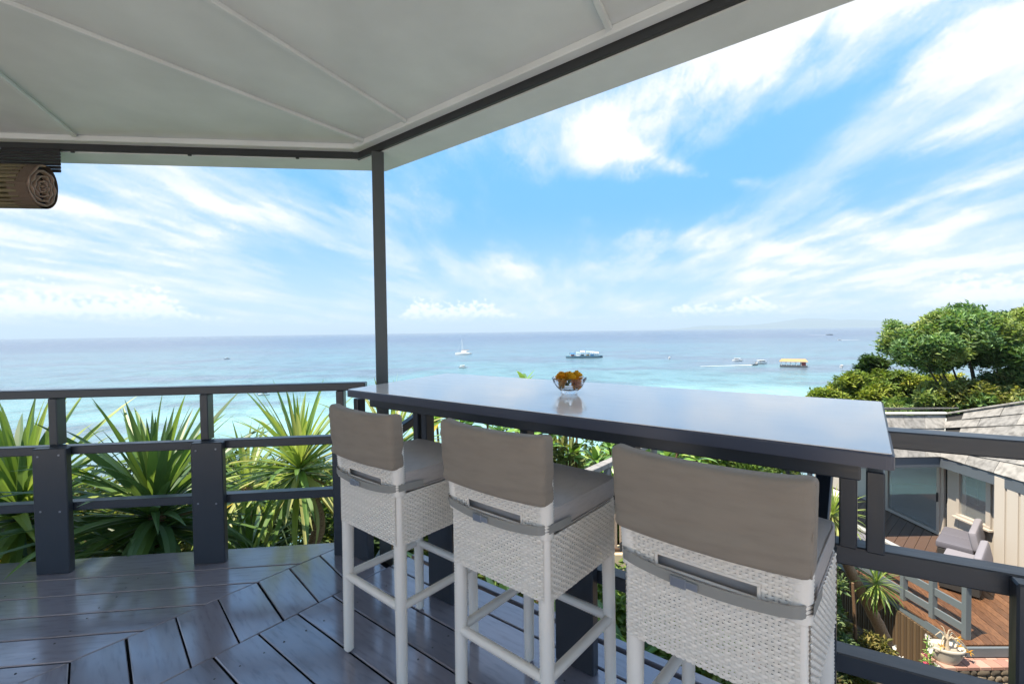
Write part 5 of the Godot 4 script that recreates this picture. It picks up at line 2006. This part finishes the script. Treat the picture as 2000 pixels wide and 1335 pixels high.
func flower_plant(label: String, at: Vector3, h: float, petal: Material, group: String) -> void:
	var o := thing("flowering_plant", label, "flowering plant", at, 0.0, group)
	var lf := strap(0.065, 0.024, 0.5, 0.15, 0, 4, 2.0)
	var g := Geo.new()
	for i in 5:
		var b := leaf_basis(1.35, TAU * i / 5.0)
		var p := []
		for q in [Vector3(0, 0, 0), Vector3(0.024, 0.002, 0.013), Vector3(0.034, 0, 0), Vector3(0.024, 0.002, -0.013)]:
			p.append(b * q)
		g.poly(p, p[2] - b.y)
	var fl := g.mesh()
	for k in 5:
		var top := Vector3(rng.randf_range(-0.14, 0.14), h * rng.randf_range(0.7, 1.0), rng.randf_range(-0.12, 0.12))
		trunk_tube(o, [Vector3(top.x * 0.2, -0.05, top.z * 0.2), Vector3(top.x * 0.7, h * 0.4, top.z * 0.7), top], 0.007, 0.004, M.broad, "stem")
		for i in 16:
			var f := (i + 0.5) / 16.0
			part_at("leaf", lf, [M.broad, M.broad_light][i % 2], o, Transform3D(leaf_basis(1.2, i * 2.4 + k), Vector3(top.x * (0.2 + 0.8 * f), h * 0.15 + (top.y - h * 0.15) * f, top.z * (0.2 + 0.8 * f))))
		for i in 3:
			part_at("flower", fl, petal, o, Transform3D(leaf_basis(rng.randf_range(0, 0.7), rng.randf() * TAU), top + Vector3(rng.randf_range(-0.03, 0.03), 0.01 * i, rng.randf_range(-0.03, 0.03))))


func build_garden() -> void:
	rng.seed = 606
	palm("palm", "spiky palm head high on the slanting trunk, seen beside the table's end post", Vector3(5.56, -1.84, -7.93), 120, 0.66, 0.030, {"mats": [M.leaf_bright, M.leaf_pale, M.leaf_bright], "group": "small spiky palms by the neighbouring deck", "trunk": [Vector3(5.56, -1.9, -7.93), Vector3(5.87, -2.70, -8.03), Vector3(6.09, -3.09, -8.13), Vector3(6.47, -3.70, -8.27), Vector3(6.82, -4.32, -8.37), Vector3(7.05, -4.94, -8.42), Vector3(7.12, -5.6, -8.42)], "r0": 0.075, "r1": 0.115})
	palm("palm", "spiky palm head on a short side branch of the slanting trunk, under the middle rail", Vector3(6.40, -3.10, -8.0), 80, 0.52, 0.026, {"mats": [M.leaf_bright, M.leaf_mid, M.leaf_bright], "old": M.leaf_pale, "max_tilt": 2.6, "group": "small spiky palms by the neighbouring deck", "trunk": [Vector3(6.40, -3.16, -8.0), Vector3(6.55, -3.5, -8.06), Vector3(6.47, -3.72, -8.24)], "r0": 0.06, "r1": 0.07})
	var small := clump(9, 0.075, 0.05, 11)
	var o := thing("climbing_shrub", "leafy green shrub climbing beside the nearest stool, in front of the slanting trunk", "shrub", Vector3(5.3, -4.7, -7.1))
	var puffs := []
	for i in 30:
		puffs.append([Vector3(rng.randf_range(-0.75, -0.42), rng.randf_range(0.7, 2.45), rng.randf_range(-0.4, 0.3)), rng.randf_range(0.14, 0.25)])
	foliage("foliage", o, puffs, 2600, small, M.crown, [Color(0.10, 0.18, 0.06), Color(0.18, 0.26, 0.11), Color(0.28, 0.34, 0.17)])
	trunk_tube(o, [Vector3(0, -0.3, 0), Vector3(0.05, 1.0, 0), Vector3(0.0, 2.1, 0)], 0.04, 0.02, M.bark_brown, "stem")
	o = thing("low_shrub", "yellowish low shrub at the foot of the climbing shrub", "shrub", Vector3(5.35, -4.8, -7.4))
	puffs.clear()
	for i in 24:
		puffs.append([Vector3(rng.randf_range(-0.5, 0.35), rng.randf_range(0.3, 1.3), rng.randf_range(-0.3, 0.5)), rng.randf_range(0.14, 0.26)])
	foliage("foliage", o, puffs, 1700, small, M.crown, [Color(0.20, 0.22, 0.04), Color(0.12, 0.17, 0.04), Color(0.28, 0.24, 0.08)])
	o = thing("red_leaved_shrub", "low shrub with reddish leaves below the lowest rail of the side railing", "shrub", Vector3(3.5, -3.9, -5.4))
	puffs.clear()
	for i in 34:
		puffs.append([Vector3(rng.randf_range(-0.8, 0.5), rng.randf_range(0.2, 1.0), rng.randf_range(-0.6, 0.6)), rng.randf_range(0.18, 0.30)])
	foliage("foliage", o, puffs, 2600, small, M.crown, [Color(0.25, 0.09, 0.05), Color(0.10, 0.15, 0.05), Color(0.30, 0.16, 0.09)])
	var white := mat(Color(0.8, 0.78, 0.76), 0.7)
	var pink := mat(Color(0.5, 0.05, 0.14), 0.7)
	flower_plant("white flowering plant left of the oval planter, tallest of the flowers", Vector3(7.17, -4.75, -7.87), 0.78, white, "flowers below the paved ledge")
	flower_plant("white flowering plant beside the foot of the slanting trunk", Vector3(6.55, -4.75, -7.77), 0.62, white, "flowers below the paved ledge")
	flower_plant("pink flowering plant between the two white flowering ones", Vector3(6.85, -4.75, -7.65), 0.55, pink, "flowers below the paved ledge")
	flower_plant("small white flowering plant in front of the stone wall", Vector3(7.05, -4.75, -7.45), 0.5, white, "flowers below the paved ledge")
	rng.seed = 707
	lily("broad leaved green plant in front of the stone wall under the planter", Vector3(7.0, -4.62, -7.1), 20, 0.62, 0.11, "broad plants by the stone wall")
	lily("broad leaved green plant at the lower edge, right of the flowering plants", Vector3(6.6, -4.6, -6.9), 20, 0.60, 0.11, "broad plants by the stone wall")
	# second veranda farther down: railing, small bar table with flowers
	var dk := mat(Color(0.045, 0.055, 0.07), 0.5)
	o = thing("lower_railing", "dark railing of a lower veranda beyond the hedge, left of the house", "railing", Vector3(6.0, -3.1, -10.9))
	rail("top_rail", Vector3(-1.05, 1.42, 0), Vector3(1.6, 1.28, 0), 0.09, 0.07, dk, o)
	rail("mid_rail", Vector3(-1.05, 0.95, 0), Vector3(1.6, 0.85, 0), 0.07, 0.07, dk, o)
	for x in [-1.0, -0.55, 0.55, 1.1, 1.55]:
		bx("post", Vector3(x, 0.60, 0), Vector3(0.08, 1.55, 0.08), dk, o)
	o = thing("lower_bar_table", "small glossy bar table on the lower veranda, right of the nearest stool's cushion", "bar table", Vector3(6.55, -3.1, -9.95), deg_to_rad(20))
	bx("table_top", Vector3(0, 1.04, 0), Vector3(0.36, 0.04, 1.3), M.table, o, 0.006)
	for z in [-0.55, 0.55]:
		bx("leg", Vector3(0, 0.51, z), Vector3(0.07, 1.02, 0.07), dk, o)
	var bo := thing("flower_bowl", "dark bowl of orange flowers on the small lower bar table", "bowl", Vector3(6.53, -2.04, -9.85))
	var g := Geo.new()
	g.lathe([Vector2(0.0, 0.0), Vector2(0.05, 0.0), Vector2(0.09, 0.06), Vector2(0.085, 0.06), Vector2(0.0, 0.02)], 14)
	part("dish", g.mesh(), dk, bo)
	g = Geo.new()
	g.soft(Vector3(0.15, 0.09, 0.15), 0.03, 5, func(p: Vector3) -> Vector3: return p * (1.0 + 0.15 * sin(p.x * 90) * sin(p.z * 80)))
	part("flowers", g.mesh(), mat(Color(0.8, 0.28, 0.01), 0.8), bo, Vector3(0, 0.075, 0))
	o = thing("veranda_floor", "pale boards of the lower veranda under the small bar table", "floor", Vector3(6.8, -3.1, -10.3))
	for i in 12:
		bx("plank", Vector3(-0.9 + i * 0.15, -0.02, 0), Vector3(0.145, 0.04, 1.8), M.deck, o)
	for x in [-0.8, 0.8]:
		bx("stilt", Vector3(x, -1.9, -0.6), Vector3(0.1, 3.7, 0.1), dk, o)


func _ready() -> void:
	rng.seed = 7
	var cam := Camera3D.new()
	cam.name = "camera"
	add_child(cam)
	cam.position = Vector3(0, 1.42, 0)
	cam.rotation_degrees = Vector3(-1.344, 0, -0.773)
	cam.fov = 73.44
	cam.near = 0.05
	cam.far = 60000.0
	cam.current = true
	var env := Environment.new()
	env.background_mode = Environment.BG_SKY
	var sky := Sky.new()
	var pano := PanoramaSkyMaterial.new()
	pano.panorama = make_sky()
	sky.sky_material = pano
	env.sky = sky
	env.tonemap_mode = Environment.TONE_MAPPER_LINEAR
	env.tonemap_exposure = 2.05
	env.fog_enabled = true
	env.fog_density = 0.00012
	env.fog_light_color = Color(0.84, 0.93, 1.0)
	env.sdfgi_enabled = true
	env.ssao_enabled = true
	env.ssil_enabled = true
	var we := WorldEnvironment.new()
	we.name = "environment"
	we.environment = env
	add_child(we)
	var sun := DirectionalLight3D.new()
	sun.name = "sun"
	sun.light_energy = 1.6
	sun.light_color = Color(1.0, 0.94, 0.85)
	sun.light_angular_distance = 0.5
	sun.shadow_enabled = true
	add_child(sun)
	sun.look_at_from_position(Vector3(-0.45, 1.0, 0.20), Vector3.ZERO, Vector3.UP)

	make_materials()
	build_deck()
	build_roof()
	build_railings()
	build_table()
	build_stools()
	build_land()
	build_boats()
	build_plants()
	build_house()
	build_below()
	build_bowl()
	build_blind()
